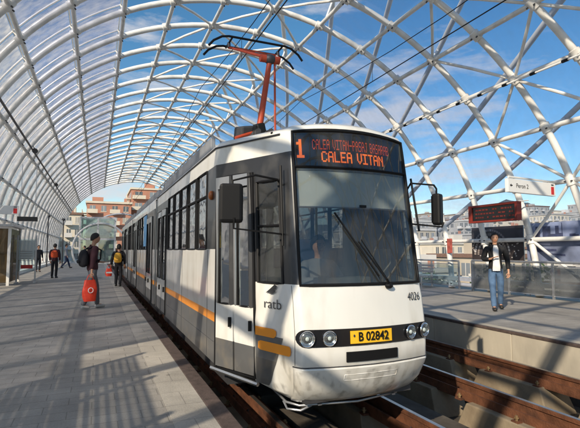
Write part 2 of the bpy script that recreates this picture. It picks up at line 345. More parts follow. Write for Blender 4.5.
# ================================================================== SETTING
# ground, platforms, track bed
b = MB(); b.box(-4000, 4000, -3000, 5000, -9.6, -9.5, 'grass'); tag(b.build('ground'), kind='structure')
bm = MB()
NX, NY = 60, 16
vs = []; fs = []
for j in range(NY + 1):
    for i in range(NX + 1):
        a = R_(-30 + 130 * i / NX); r = 1150 + 90 * j
        h = 230 * math.sin(PI * j / NY) ** 0.8 * (0.62 + 0.22 * math.sin(i * 0.35 + 1) + 0.14 * math.sin(i * 0.9) + 0.05 * math.sin(i * 2.3 + j)) * min(1, max(0, (i - 18) / 10.0)) * (1.0 if i < 34 else max(.35, 1 - (i - 34) / 14))
        vs.append((r * math.sin(a), r * math.cos(a), -9.6 + h))
for j in range(NY):
    for i in range(NX): fs.append((j * (NX + 1) + i, j * (NX + 1) + i + 1, (j + 1) * (NX + 1) + i + 1, (j + 1) * (NX + 1) + i))
bm.mesh(vs, fs, 'hill'); tag(bm.build('hills', smooth=180), kind='structure')

PL, PR = 1.12, 6.70           # platform edges
b = MB()
b.box(-7.5, PL - 0.02, -16, 62, -0.9, 0.0, 'pave')
tag(b.build('platform_left'), kind='structure')
b = MB(); b.box(PL - 0.50, PL - 0.16, -16, 62, 0.0005, 0.004, 'pave_border'); tag(b.build('platform_border_left'), kind='structure')
b = MB(); b.box(PL - 0.16, PL, -16, 62, -0.12, 0.008, 'nosing'); tag(b.build('platform_kerb_left', bevel=0.01), kind='structure')
b = MB(); b.box(PR + 0.02, 13.6, -16, 62, -1.5, 0.0, 'pave'); tag(b.build('platform_right'), kind='structure')
b = MB()
y = -16.0
while y < 62:
    b.box(PR - 0.04, PR + 0.24, y + 0.006, y + 1.994, -0.50, 0.012, 'concrete_wall'); y += 2.0
tag(b.build('platform_kerb_right', bevel=0.012), kind='structure')
b = MB(); b.box(PR - 0.05, PR + 0.03, -16, 62, -0.035, 0.016, 'nosing'); tag(b.build('platform_nosing_right', bevel=0.008), kind='structure')
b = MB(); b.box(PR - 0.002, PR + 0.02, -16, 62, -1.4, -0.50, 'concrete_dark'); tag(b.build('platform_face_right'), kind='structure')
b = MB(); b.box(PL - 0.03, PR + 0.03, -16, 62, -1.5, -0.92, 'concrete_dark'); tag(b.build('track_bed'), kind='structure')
# viaduct deck below
b = MB(); b.box(-8.5, 14.5, -18, 64, -2.4, -1.5, 'concrete'); tag(b.build('viaduct_deck'), kind='structure')

T1, T2 = 2.50, 5.40; GA = 0.7175; RZ = -0.34
# concrete plinth blocks carrying the rails (each rail's row of blocks is cast into the bed)
for nm, xr in (('a', T1 - GA), ('b', T1 + GA), ('c', T2 - GA), ('d', T2 + GA)):
    b = MB(); y = -8.0 + random.random()
    while y < 60:
        ln = 1.45; x0, x1 = xr - 0.30, xr + 0.30
        vs = [(x0, y, -.92), (x1, y, -.92), (x1, y + ln, -.92), (x0, y + ln, -.92),
              (x0 + .05, y + .16, -.54), (x1 - .05, y + .16, -.54), (x1 - .05, y + ln - .16, -.54), (x0 + .05, y + ln - .16, -.54)]
        b.mesh(vs, [(3, 2, 1, 0), (4, 5, 6, 7), (0, 1, 5, 4), (1, 2, 6, 5), (2, 3, 7, 6), (3, 0, 4, 7)], 'concrete'); y += 1.8
    tag(b.build('track_plinth', bevel=0.015), kind='structure')
    b = MB(); y = 2.2
    while y < 40:
        for s_ in (-1, 1):
            b.box(xr + s_ * .205 - .035, xr + s_ * .205 + .035, y - .05, y + .05, -.545, -.525, 'rust'); b.tube([(xr + s_ * .205, y, -.53), (xr + s_ * .205, y, -.465)], .016, 'bolt', 6); b.tube([(xr + s_ * .205, y, -.50), (xr + s_ * .205, y, -.485)], .028, 'bolt', 6)
        y += .9
    tag(b.build('anchor_bolts'), kind='structure')
b = MB()
for xc_ in (T1, T2, (T1 + T2) / 2):
    y = -8.0
    while y < 60:
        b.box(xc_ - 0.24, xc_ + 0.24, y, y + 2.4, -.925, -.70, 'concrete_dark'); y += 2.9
tag(b.build('drain_slab', bevel=0.02), kind='structure')

def rail(x, label):
    t = empty('tram_rail', (x, 0, -0.54), label, 'rail', 'rails of the two tram tracks')
    prof = [(-.075, -.54), (.075, -.54), (.075, -.525), (.012, -.50), (.010, -.40), (.034, -.385), (.036, -.345), (.028, -.342), (-.028, -.342), (-.036, -.345), (-.034, -.385), (-.010, -.40), (-.012, -.50), (-.075, -.525)]
    b = MB(); b.prism([(x + px, pz) for px, pz in prof], -12, 60, 'rust'); b.build('rail_body', t, smooth=30)
    b = MB(); b.box(x - .024, x + .024, -12, 60, -.343, -.338, 'railtop'); b.build('running_surface', t)
    # check channel beside the rail
    b = MB(); b.box(x - .15, x - .13, -12, 60, -.56, -.435, 'rust'); b.box(x + .13, x + .15, -12, 60, -.56, -.435, 'rust'); b.build('side_flange', t)
    y = 2.4; k = 0
    while k < 44:
        b = MB(); b.box(x - .14, x + .14, y - .05, y + .05, -.545, -.531, 'dark_metal')
        for s in (-1, 1):
            b.box(x + s * .10 - .045, x + s * .10 + .045, y - .06, y + .06, -.535, -.505, 'dark_metal')
            b.tube([(x + s * .11, y, -.51), (x + s * .11, y, -.45)], .016, 'rust', 6)
            b.tube([(x + s * .075, y - .03, -.50), (x + s * .055, y, -.475), (x + s * .075, y + .03, -.50)], .009, 'dark_metal', 5)
        b.build('fastener', t); y += 0.6; k += 1
    return t
rail(T1 - GA, 'left rail of the track the white tram stands on, beside the near platform edge')
rail(T1 + GA, 'rusty rail under the right side of the white tram')
rail(T2 - GA, 'rusty rail of the empty track nearest to the tram')
rail(T2 + GA, 'rusty rail of the empty track nearest to the right platform wall')

# ================================================================== CANOPY
CX, CZ, CR = 4.03, 1.42, 8.4
def sh(phi, Y, r=CR):     # point on the vault; phi in degrees from the crown
    p = R_(phi); return Vector((CX + r * math.sin(p), Y - 0.0274 * phi, CZ + r * math.cos(p)))
PH = [-91.4 + 11.2 * k + 0.0 for k in range(18)]          # -91.4 ... 99.0
PH = [-91.2, -80, -69, -58, -46.8, -35.4, -24.3, -13.2, -2, 9.4, 20.6, 32, 43.4, 54.6, 65.6, 76.6, 87.8, 98.6]
RY = [8.99 + 1.86 * k for k in range(-11, 28)]
can = empty('station_canopy', (CX, 20, 0), 'white tubular steel vault with glass panes arching over both platforms', 'canopy')
for Y in RY:
    b = MB(); pts = [sh(-100 + 203 * i / 72, Y) for i in range(73)]
    pts = [p for p in pts if p.z > 0.02] 
    b.tube(pts, 0.097, 'steel_white', 12)
    # outer glazing bar with stand-offs
    b2 = [sh(-100 + 75.7 * i / 36, Y, CR + 0.24) for i in range(37)]; b2 = [p for p in b2 if p.z > 0.02]
    b.tube(b2, 0.030, 'steel_white', 6)
    for ph in PH:
        p = sh(ph, Y); o_ = sh(ph, Y, CR + 0.24)
        if ph < -16: b.tube([p, o_], 0.045, 'steel_white', 6)
        d = (sh(ph + 1, Y) - sh(ph - 1, Y)).normalized()
        cw = 0.116 if ph < -16 else 0.135
        b.tube([p - d * 0.15, p - d * 0.13, p + d * 0.13, p + d * 0.15], [0.099, cw, cw, 0.099], 'steel_white', 12)
        n_ = (p - Vector((CX, p.y, CZ))).normalized()
        for s1 in (-1, 1):
            q = p - n_ * 0.15 + Vector((0, s1 * 0.10, 0))
            b.tube([q, q + n_ * 0.05], 0.022, 'dark_metal', 6)
    b.build('arch_rib', can, smooth=40)
for j, ph in enumerate(PH):
    b = MB(); r = 0.072
    b.tube([sh(ph, RY[0] - .5), sh(ph, RY[-1] + .5)], r, 'steel_white', 10)
    if 0 < j < 7: b.tube([sh(ph, RY[0] - .5, CR + 0.24), sh(ph, RY[-1] + .5, CR + 0.24)], 0.028, 'steel_white', 5)
    b.build('purlin', can, smooth=40)
# diagonal braces (diamond lattice)
diags = []
for j in range(7, len(PH) - 1):
    for k in range(len(RY) - 1):
        zone = j in (7, 8, 9) or (j >= 10 and RY[k] < 12.6)
        if not zone: continue
        if (j + k) % 2 == 1: a, c = sh(PH[j], RY[k]), sh(PH[j + 1], RY[k + 1])
        else: a, c = sh(PH[j], RY[k + 1]), sh(PH[j + 1], RY[k])
        mid = (a + c) / 2; n_ = (mid - Vector((CX, mid.y, CZ))).normalized()
        diags.append((mid.y, (a, mid + n_ * (CR - (mid - Vector((CX, mid.y, CZ))).length), c)))
vis = sorted([d for d in diags if d[0] > 2.5], key=lambda d: d[0])
for y_, (a, m_, c) in vis[:96]:
    b = MB(); b.tube([a, m_, c], 0.046, 'steel_white', 8); b.build('diagonal_brace', can, smooth=40)
b = MB()
for y_, (a, m_, c) in vis[96:] + [d for d in diags if d[0] <= 2.5]: b.tube([a, m_, c], 0.052, 'steel_white', 6)
tag(b.build('diagonal_brace', can, smooth=40), kind='stuff')
# large outer stiffening tubes, each leaning along the vault
for Y0 in (2.2, 7.2, 12.4, 17.2, 21.6, 26.0, 30.4, 34.8, 39.2):
    b = MB(); pts = []
    pts.append(Vector((CX + CR * math.sin(R_(9.4)), Y0 + 0.33 * (9.4 - 45), CZ + CR * math.cos(R_(9.4)))))
    for i in range(25):
        ph = 13 + 72 * i / 24; p = R_(ph); pts.append((CX + 9.25 * math.sin(p), Y0 + 0.33 * (ph - 45), CZ + 9.25 * math.cos(p)))
    b.tube(pts, 0.085, 'steel_outer', 10)
    for ph in (20.6, 43.4, 65.6):
        q = Y0 + 0.33 * (ph - 45); p = R_(ph)
        b.tube([(CX + 8.45 * math.sin(p), q, CZ + 8.45 * math.cos(p)), (CX + 9.25 * math.sin(p), q, CZ + 9.25 * math.cos(p))], 0.04, 'steel_outer', 6)
    b.build('outer_tube', can, smooth=40)
# glazing strips: panes between purlins, with gaps at every rib
for j in range(len(PH) - 1):
    if PH[j] >= -24.5 and PH[j + 1] <= 21: continue           # open skylight along the crown
    if PH[j + 1] > 90: continue
    b = MB(); mt = ('glass_low' if PH[j + 1] < -45 else 'glass_left') if PH[j + 1] < 0 else 'glass_right'
    for k in range(len(RY) - 1):
        if RY[k] < 3 and PH[j] < -35 and k % 1 == 0 and PH[j] > -90:      # behind the camera the lower side stands open
            if RY[k] < 1.2: continue
        n = 4
        for i in range(n):
            a0 = PH[j] + 0.35 + (PH[j + 1] - PH[j] - .7) * i / n; a1 = PH[j] + 0.35 + (PH[j + 1] - PH[j] - .7) * (i + 1) / n
            r = CR + (0.215 if PH[j] < -13 else 0.10)
            b.face([sh(a0, RY[k] + .05, r), sh(a1, RY[k] + .05, r), sh(a1, RY[k + 1] - .05, r), sh(a0, RY[k + 1] - .05, r)], mt)
    b.build('glazing', can, smooth=60, merge=True)
# base beams
b = MB()
for ph in (98.6,):
    p = sh(ph, 0); b.box(p.x - .12, p.x + .12, -12, 59, 0.30, 0.44, 'steel_white')
b.box(CX - CR - .12, CX - CR + .22, -12, 59, -.0, 0.18, 'steel_white')
b.build('base_beam', can)

# service tray along a purlin, with linear lamps; dark tray on the left
for k in range(34):
    Y = 4.6 + 0.93 * k; ph = 54.6
    a = sh(ph, Y, CR - .20); c = sh(ph, Y + 0.80, CR - .20)
    t = empty('tube_lamp', a, 'unlit white tube lamp in the long row under the right hand purlin', 'lamp', 'tube lamps in a row under the right purlin')
    b = MB(); b.tube([a, c], 0.028, 'lamp_tube', 8); b.build('diffuser', t, smooth=40)
    b = MB(); d = (c - a).normalized(); b.tube([a - d * .05, a + d * .015], 0.045, 'black', 8); b.tube([a, sh(ph, Y, CR - .06)], 0.012, 'dark_metal', 5); b.build('end_cap', t)
    b = MB(); b.tube([c - d * .015, c + d * .05], 0.045, 'black', 8); b.tube([c, sh(ph, Y + .8, CR - .06)], 0.012, 'dark_metal', 5); b.build('end_cap', t)
t = tag(MB().tube([sh(-56.5, -4, CR - .16), sh(-56.5, 58, CR - .16)], 0.045, 'dark_metal', 6).build('cable_conduit'), 'dark cable conduit running under a purlin on the left side of the vault', 'conduit')
for k, Y in enumerate((21.5, 33)):
    p = sh(-56.5, Y, CR - .38)
    t = empty('loudspeaker', p, ['nearer of the two dark loudspeakers hung from the conduit at left', 'farther of the two dark loudspeakers on the left conduit'][k], 'loudspeaker', 'loudspeakers on the left conduit')
    b = MB(); b.tube([p + Vector((0, -.22, -.06)), p + Vector((0, -.05, 0)), p + Vector((0, .1, 0))], [.12, .08, .05], 'dark_metal', 12); b.build('horn', t, smooth=40)
    b = MB(); b.tube([p, p + Vector((-.12, 0, .2))], .02, 'dark_metal', 6); b.build('bracket', t)

# slatted wind screen standing outside the left edge of the platform, just out of the picture: it rules fine lines of shade on the pavers
t = empty('shade_slats', (-2.2, 2.6, 0), 'added unseen screen of horizontal slats at left of the camera, casting striped shade', 'screen')
b = MB()
for k in range(26): b.box(-2.215, -2.185, 0.6, 4.4, .32 + k * .064, .352 + k * .064, 'steel_white')
b.build('slats', t)
for y in (0.6, 1.87, 3.13, 4.4): MB().box(-2.23, -2.17, y - .03, y + .03, 0, 2.05, 'steel_white').build('post', t)

# contact wires
for X, nm in ((2.43, 'contact wire over the track the tram stands on'), (5.35, 'contact wire over the empty right hand track')):
    t = empty('overhead_wire', (X, 20, 5.0), nm, 'wire', 'overhead wires')
    b = MB(); b.tube([(X, -12, 5.03), (X, 60, 5.03)], .010, 'black', 6); b.build('contact_wire', t)
    b = MB()
    for k in range(6):
        y0 = -12 + 12 * k; b.tube([(X, y0 + 12 * i / 8, 5.75 - .35 * math.sin(PI * i / 8)) for i in range(9)], .008, 'black', 5)
    b.build('messenger_wire', t)
    for k in range(12):
        y0 = -8 + 5.4 * k; fr = ((y0 + 12) % 12) / 12
        MB().tube([(X, y0, 5.03), (X, y0, 5.75 - .35 * math.sin(PI * fr))], .005, 'black', 4).build('dropper', t)

# ================================================================== TRAM
TC = 2.43
tram = empty('tram', (TC, 4.0, RZ), 'white and grey articulated tram with orange stripes and lit destination display', 'tram')
def lerp(a, b_, t): return a + (b_ - a) * t
def interp(z, tab):
    if z <= tab[0][0]: return tab[0][1]
    for (a, va), (c, vc) in zip(tab, tab[1:]):
        if z <= c: return lerp(va, vc, (z - a) / (c - a))
    return tab[-1][1]
FC = 2.40
YF = [(0.0, 4.10), (0.06, 4.02), (0.16, 3.93), (.37, 3.84), (.65, 3.84), (.95, 3.885), (1.1, 3.925), (2.23, 4.10), (2.58, 4.16), (2.61, 4.168), (2.64, 4.185), (2.67, 4.23), (2.70, 4.36), (2.73, 4.8), (2.75, 5.6)]
XI = [(0, .11), (.1, .07), (.37, 0.0), (2.58, 0.0), (2.61, .008), (2.64, .03), (2.67, .08), (2.70, .20), (2.73, .42), (2.75, .75)]
YB = 5.14                    # where the taper starts
def front_pt(u, z):          # u in -1..1 across the front face (left..right)
    hw = 0.735 - interp(z, XI) * .8 - (0.012 if z > 1.1 else 0) * (z - 1.1) / 1.1
    a = abs(u); bow = 0.12 * (1 - a * a); rnd = max(0, a - .9) / .1
    return Vector((FC + u * hw, interp(z, YF) - bow + .075 * rnd * rnd, z + max(0, min(1, (z - 2.3) / .3)) * .050 * (1 - a * a) - (.02 * max(0, u) if z > 2.3 else 0)*0))
def taper_pt(t, z, side):    # t 0 at YB .. 1 at the front corner
    c = front_pt(side, z); hx = 1.20 - (interp(z, XI) if z > 1 else 0); z_ = z; z = c.z
    return Vector((lerp(TC + side * hx, c.x, t), lerp(YB + (c.y - 4.0) * 0.0, c.y, t) + 0, z))
def side_pt(y, z, side): return Vector((TC + side * (1.20 - (interp(z, XI) if z > 1 else 0)), y, z))
# stations around the front car
ST = []
def S(kind, v, cell): ST.append((kind, v, cell))
# cell tag belongs to the strip between this station and the next
wys = [8.92 - .68 * i for i in range(6)]       # 8.92 .. 5.52
left = [(10.7, 'pil'), (10.42, 'door2'), (9.10, 'pil'), (8.92, 'win')]
left = [('s', 10.7, 'pil'), ('s', 10.42, 'door2'), ('s', 9.10, 'pil')]
for i in range(5):
    left += [('s', wys[i], 'win'), ('s', wys[i + 1] + .07, 'mull')]
left += [('s', wys[5], 'pil'), ('s', YB, 'pil'), ('t', 0.03, 'door1'), ('t', 0.30, 'door1'), ('t', 0.575, 'pil'), ('t', 0.63, 'swin'), ('t', 0.93, 'cor'), ('t', 0.97, 'cor')]
fu = [-1, -.975, -.94, -.9, -.6, -.3, 0, .3, .6, .9, .94, .975, 1]
frontS = [('f', u, 'cor' if (u < -.91 or u >= .9) else 'wind') for u in fu]
right = [('T', 0.97, 'cor'), ('T', .93, 'swin'), ('T', .63, 'pil'), ('T', 0.03, 'pil'), ('S', YB, 'pil'), ('S', wys[5], 'mull')]
for i in range(4, -1, -1):
    right += [('S', wys[i + 1] + .07, 'win'), ('S', wys[i], 'mull')]
right = [('T', 0.97, 'cor'), ('T', .93, 'swin'), ('T', .63, 'pil'), ('T', 0.03, 'pil'), ('S', YB, 'pil')]
for i in range(4, -1, -1):
    right += [('S', wys[i + 1] + .07, 'win'), ('S', wys[i], 'mull')]
right += [('S', 9.10, 'win'), ('S', 10.42, 'pil'), ('S', 10.7, 'end')]
ST = left + frontS + right
def stp(st, z):
    k, v, _ = st
    if k == 's': return side_pt(v, z, -1)
    if k == 'S': return side_pt(v, z, 1)
    if k == 't': return taper_pt(v, z, -1)
    if k == 'T': return taper_pt(v, z, 1)
    return front_pt(v, z)
ZL = [0.0, .06, .16, .37, .50, .62, .72, .95, 1.10, 1.36, 1.43, 2.06, 2.12, 2.23, 2.39, 2.58, 2.61, 2.64, 2.67, 2.70, 2.73, 2.75]
def zbot(st):
    k, v, _ = st
    if k in 'sS': return 0.17
    if k in 'tT': return lerp(0.12, 0.0, max(0, v - .55) / .45) if v > .55 else lerp(.17, .12, v / .55)
    return 0.0
def cellmat(tagc, z0, z1, kind, v):
    zm = (z0 + z1) / 2
    if tagc == 'win' and 1.43 <= z0 and z1 <= 2.39: return None
    if tagc in ('door1', 'door2') and z1 <= 2.23: return None
    if tagc == 'swin' and 1.10 <= z0 and z1 <= 2.12: return None
    if tagc == 'wind' and 1.10 <= z0 and z1 <= 2.58: return None
    if zm > 2.58 or (zm > 2.39 and tagc != 'wind'): return 'tram_white'
    if tagc in ('wind', 'cor') : 
        if zm > 1.10: return 'gloss_black' if tagc == 'wind' else 'tram_grey'
        return 'tram_white'
    if kind in 'tT' and v >= .575:
        return 'tram_grey' if zm > 1.10 else ('tram_skirt' if False else 'tram_white')
    if zm > 1.43: return 'tram_grey'
    if tagc == 'pil' and kind in 'tT': return 'tram_grey' if zm > 1.36 else ('tram_white' if zm > .62 else 'tram_skirt')
    if kind == 's' and v <= 5.6: return 'tram_grey' if zm > 1.43 else ('tram_white' if zm > .72 else ('orange' if zm > .62 else 'tram_skirt'))
    if zm > .72: return 'tram_white'
    if zm > .62: return 'orange'
    return 'tram_skirt'
body = MB()
for a, c in zip(ST, ST[1:]):
    for z0, z1 in zip(ZL, ZL[1:]):
        m_ = cellmat(a[2], z0, z1, a[0], a[1])
        if m_ is None: continue
        if z1 <= max(zbot(a), zbot(c)) + .001 and not (zbot(a) < .1): continue
        za0, zc0 = max(z0, zbot(a)), max(z0, zbot(c)); za1, zc1 = max(z1, zbot(a)), max(z1, zbot(c))
        if za1 - za0 < 1e-4 and zc1 - zc0 < 1e-4: continue
        P = [stp(a, za0), stp(c, zc0), stp(c, zc1), stp(a, za1)]
        body.face(P, m_)
# roof cap (top strip between the two top rings)
top = [stp(s, ZL[-1]) for s in ST]
n = len(top)
for i in range(n // 2):
    a, c, d, e = top[i], top[i + 1], top[n - 2 - i], top[n - 1 - i]
    if i + 1 < n - 2 - i: body.face([a, c, d, e], 'tram_white')
    elif i + 1 == n - 2 - i: body.face([a, c, e], 'tram_white')
bo = body.build('body', tram, smooth=28, merge=True)
so = bo.modifiers.new('thick', 'SOLIDIFY'); so.thickness = 0.03; so.offset = -1
wn = bo.modifiers.new('wn', 'WEIGHTED_NORMAL'); wn.keep_sharp = True; wn.weight = 80
def grid_strip(pf, us, zs, m_, name, parent, inset, smooth=40, mbx=None):
    b = mbx or MB()
    for u0, u1 in zip(us, us[1:]):
        for z0, z1 in zip(zs, zs[1:]):
            b.face([pf(u0, z0) + inset, pf(u1, z0) + inset, pf(u1, z1) + inset, pf(u0, z1) + inset], m_)
    return b if mbx is not None else b.build(name, parent, smooth=smooth, merge=True)
# windshield
ws = grid_strip(front_pt, [-.9, -.75, -.6, -.45, -.3, -.15, 0, .15, .3, .45, .6, .75, .9], [1.10, 1.4, 1.8, 2.23, 2.4, 2.58], 'wind_glass', 'windshield', tram, Vector((0, 0.004, 0)))
def loop_pts(pf, u0, u1, z0, z1, n=12, out=Vector((0, 0, 0))):
    p = [pf(lerp(u0, u1, i / n), z0) for i in range(n)] + [pf(u1, lerp(z0, z1, i / n)) for i in range(n)] + [pf(lerp(u1, u0, i / n), z1) for i in range(n)] + [pf(u0, lerp(z1, z0, i / n)) for i in range(n)]
    return [q + out for q in p]
MB().tube(loop_pts(front_pt, -.905, .905, 1.095, 2.585, out=Vector((0, -.004, 0))), .016, 'black', 6, closed=True).build('seal', ws, smooth=60)
b = MB(); b.tube([front_pt(-.9 + 1.8 * i / 12, 2.235) + Vector((0, -.006, 0)) for i in range(13)], .012, 'black', 6); b.build('divider', ws)
# sun blind and destination display behind the glass
b = MB(); us = [-.86, -.6, -.3, 0, .3, .6, .86]
sb = grid_strip(front_pt, us, [1.84, 2.0, 2.2], 'blind', 'sun_blind', tram, Vector((0, .03, 0)))
b = MB(); b.tube([front_pt(u, 1.835) + Vector((0, .026, 0)) for u in us], .010, 'alu', 6); b.box(TC - .035, TC + .035, front_pt(0, 1.83).y + .0, front_pt(0, 1.83).y + .02, 1.84, 1.865, 'black'); b.build('blind_bar', sb)
b = MB(); b.tube([front_pt(u, 2.215) + Vector((0, .022, 0)) for u in us], .014, 'interior_light', 6); b.build('blind_rail', sb)
disp = grid_strip(front_pt, [-.89, -.6, -.3, 0, .3, .6, .89], [2.24, 2.4, 2.57], 'gloss_black', 'destination_display', tram, Vector((0, .035, 0)))
FONT = {'C': '01110 10001 10000 10000 10000 10001 01110', 'A': '01110 10001 10001 11111 10001 10001 10001', 'L': '10000 10000 10000 10000 10000 10000 11111',
        'E': '11111 10000 10000 11110 10000 10000 11111', 'V': '10001 10001 10001 10001 10001 01010 00100', 'I': '11111 00100 00100 00100 00100 00100 11111',
        'T': '11111 00100 00100 00100 00100 00100 00100', 'N': '10001 11001 10101 10011 10001 10001 10001', 'P': '11110 10001 10001 11110 10000 10000 10000',
        'S': '01111 10000 10000 01110 00001 00001 11110', 'J': '00111 00010 00010 00010 00010 10010 01100', 'B': '11110 10001 10001 11110 10001 10001 11110',
        'R': '11110 10001 10001 11110 10100 10010 10001', '-': '00000 00000 00000 11111 00000 00000 00000', ' ': '00000 ' * 7, '1': '00100 01100 00100 00100 00100 00100 01110'}
def led_text(txt, u0, z_top, px, pz, name, bold=False, mled='led'):
    b = MB(); cols = [0, 1, 2, 3, 4]
    ux = u0
    for ch in txt:
        rows = FONT[ch].split()
        for r_, row in enumerate(rows):
            for c_ in range(5):
                if row[c_] == '1':
                    hw = .5 * (1.02 if bold else .86)
                    a0 = ux + (c_ + .5 - hw) * px; a1 = ux + (c_ + .5 + hw * (1.35 if bold else 1)) * px
                    zt = z_top - (r_ + .5) * pz + pz * hw; zb = z_top - (r_ + .5) * pz - pz * hw
                    o_ = Vector((0, .031, 0))
                    b.face([front_pt(a0, zb) + o_, front_pt(a1, zb) + o_, front_pt(a1, zt) + o_, front_pt(a0, zt) + o_], mled)
        ux += px * (6.0 if ch != ' ' else 4.5)
    b.build(name, disp)
led_text('1', -.87, 2.51, .032, .026, 'route_number', bold=True)
led_text('CALEA VITAN-PASAJ BASARAB', -.62, 2.505, .0086, .0135, 'route_text', mled='led_dim')
led_text('CALEA VITAN', -.50, 2.395, .0158, .0140, 'destination_text', bold=True)
# side windows with vent lights
def pane(name, pf, u0, u1, z0, z1, gm='tram_glass', off=Vector((0, 0, 0)), parent=tram, fr='black', r=.012):
    b = MB(); b.face([pf(u0, z0) + off, pf(u1, z0) + off, pf(u1, z1) + off, pf(u0, z1) + off], gm)
    o = b.build(name, parent)
    MB().tube(loop_pts(pf, u0, u1, z0, z1, 4), r, fr, 5, closed=True).build('frame', o)
    return o
for side in (-1, 1):
    for i in range(5):
        pf = lambda u, z, s=side: side_pt(u, z, s)
        w_ = pane('window', pf, wys[i], wys[i + 1] + .07, 1.43, 2.39, off=Vector((-side * .012, 0, 0)))
        ym = wys[i]; yn = wys[i + 1] + .07; zz = 2.08
        b = MB(); b.tube([pf(ym, zz), pf(yn, zz)], .016, 'black', 5); b.build('vent_bar', w_)
        if side < 0 and i >= 3:
            b = MB(); X_ = TC - 1.20
            b.face([(X_ + .02, ym, 2.10), (X_ + .02, yn, 2.10), (X_ + .12, yn, 2.37), (X_ + .12, ym, 2.37)], 'gloss_black'); b.build('open_vent', w_)
pane('window', lambda u, z: side_pt(u, z, 1), 9.10, 10.42, 1.43, 2.39, off=Vector((-.012, 0, 0)))
for side in (-1, 1):
    w_ = pane('cab_side_window', lambda u, z, s=side: taper_pt(u, z, s), .63, .93, 1.10, 2.12, 'wind_glass', r=.016, off=Vector((-side * .01, 0, 0)))
    b = MB(); b.tube([taper_pt(.63, 1.66, side), taper_pt(.93, 1.66, side)], .014, 'black', 5); b.build('glazing_bar', w_)
# doors: leaves with light frame, upper glass, lower white and grey panel
def door(name, pf, ulist, z0, z1, nrm, lab=None):
    root = MB()
    root.tube(loop_pts(pf, ulist[0], ulist[-1], z0, z1, 3), .020, 'black', 6, closed=True)
    d = root.build(name, tram)
    if lab: d['label'] = lab
    for u0, u1 in zip(ulist, ulist[1:]):
        du = (u1 - u0); a, c = u0 + du * .04, u1 - du * .04
        g0, g1 = a + du * .13, c - du * .13; zs, zg = .84, z1 - .13
        b = MB(); o_ = nrm * .012
        def q(ua, ub, za, zb, m_, off=o_): b.face([pf(ua, za) + off, pf(ub, za) + off, pf(ub, zb) + off, pf(ua, zb) + off], m_)
        zk = .46
        q(a, c, z0 + .02, zk, 'tram_skirt'); q(a, c, zk, zs, 'tram_white')
        q(a, g0, zs, z1, 'alu'); q(g1, c, zs, z1, 'tram_grey'); q(g0, g1, zg, z1, 'alu')
        lf = b.build('door_leaf', d, merge=True)
        sm = lf.modifiers.new('t', 'SOLIDIFY'); sm.thickness = .02
        g = MB(); g.face([pf(g0, zs), pf(g1, zs), pf(g1, zg), pf(g0, zg)], 'tram_glass'); gl = g.build('pane', lf)
        MB().tube(loop_pts(pf, g0, g1, zs, zg, 3, out=nrm * .012), .010, 'black', 5, closed=True).build('seal', gl)
        hb = MB(); um = lerp(a, c, .88); hp = pf(um, .66) + nrm * .03
        hb.tube([hp + Vector((0, 0, -.05)), hp + Vector((0, 0, .05))], .018, 'black', 6); hb.build('handle', lf)
    return d
nL = Vector((-0.93, -0.36, 0)).normalized()
d1 = door('front_door', lambda u, z: taper_pt(u, z, -1), [.03, .3025, .575], .14, 2.23, nL)
d2 = door('side_door', lambda u, z: side_pt(u, z, -1), [10.42, 9.76, 9.10], .19, 2.23, Vector((-1, 0, 0)))
# sill step under the front door
b = MB(); p0, p1 = taper_pt(-.02, .14, -1), taper_pt(.62, .10, -1)
b.tube([p0 + Vector((-.012, 0, -.02)), p1 + Vector((-.012, 0, -.02))], .022, 'alu', 6); b.build('door_sill', tram)
# orange double stripe on the tapered corner, slanted dark field below
def tp(t, z): return taper_pt(t, z, -1) + nL * .004
def patch(rows, m_, name, off):
    b = MB()
    for (z0, a0, c0), (z1, a1, c1) in zip(rows, rows[1:]):
        for k in range(4):
            def q(z, a, c, f): return taper_pt(lerp(a, c, f), z, -1) + nL * off
            b.face([q(z0, a0, c0, k / 4), q(z0, a0, c0, (k + 1) / 4), q(z1, a1, c1, (k + 1) / 4), q(z1, a1, c1, k / 4)], m_)
    return b.build(name, tram, merge=True)
patch([(z, .585, lerp(.72, .90, max(0, z - .02) / .58)) for z in (.10, .16, .25, .37, .50, .60)], 'tram_skirt', 'corner_panel', .006)
patch([(.585, .585, .80), (.60, .585, .82), (.62, .585, .83), (.655, .585, .83), (.67, .585, .80)], 'orange', 'orange_stripe', .011)
patch([(.45, .65, .97), (.465, .62, .985), (.50, .62, .99), (.525, .62, .985), (.54, .65, .97)], 'orange', 'orange_stripe', .011)
# bumper shell and its pressed panel
bp_ = MB(); us = [-1, -.97, -.94, -.9, -.6, -.3, 0, .3, .6, .9, .94, .97, 1]
for u0, u1 in zip(us, us[1:]):
    zs = [-.01, .02, .06, .16, .30, .345, .36]; pr = [.004, .012, .016, .018, .018, .014, .002]
    for k in range(6):
        def q(u, i):
            p = front_pt(u, max(0, zs[i])); p.z = zs[i]; p.y -= pr[i]; p.x += u * pr[i] * .35; return p
        bp_.face([q(u0, k), q(u1, k), q(u1, k + 1), q(u0, k + 1)], 'tram_white')
bmp = bp_.build('bumper', tram, smooth=35, merge=True)
bmp.modifiers.new('t', 'SOLIDIFY').thickness = .02
b = MB()
b.tube([front_pt(u, .367) + Vector((0, .001, 0)) for u in us], .006, 'dark_metal', 5); b.build('bumper_seam', bmp)
pl = MB()
def fp(u, z, o_): return front_pt(u, z) + Vector((0, -o_, 0))
def rect_loop(u0, u1, z0, z1, o_, m_, r): return MB().tube([fp(u, z0, o_) for u in [lerp(u0, u1, i / 8) for i in range(9)]] + [fp(u, z1, o_) for u in [lerp(u1, u0, i / 8) for i in range(9)]], r, m_, 6, closed=True)
rect_loop(-.40, .40, .23, .285, .016, 'tram_white', .004).build('bumper_pressing', bmp, smooth=60)
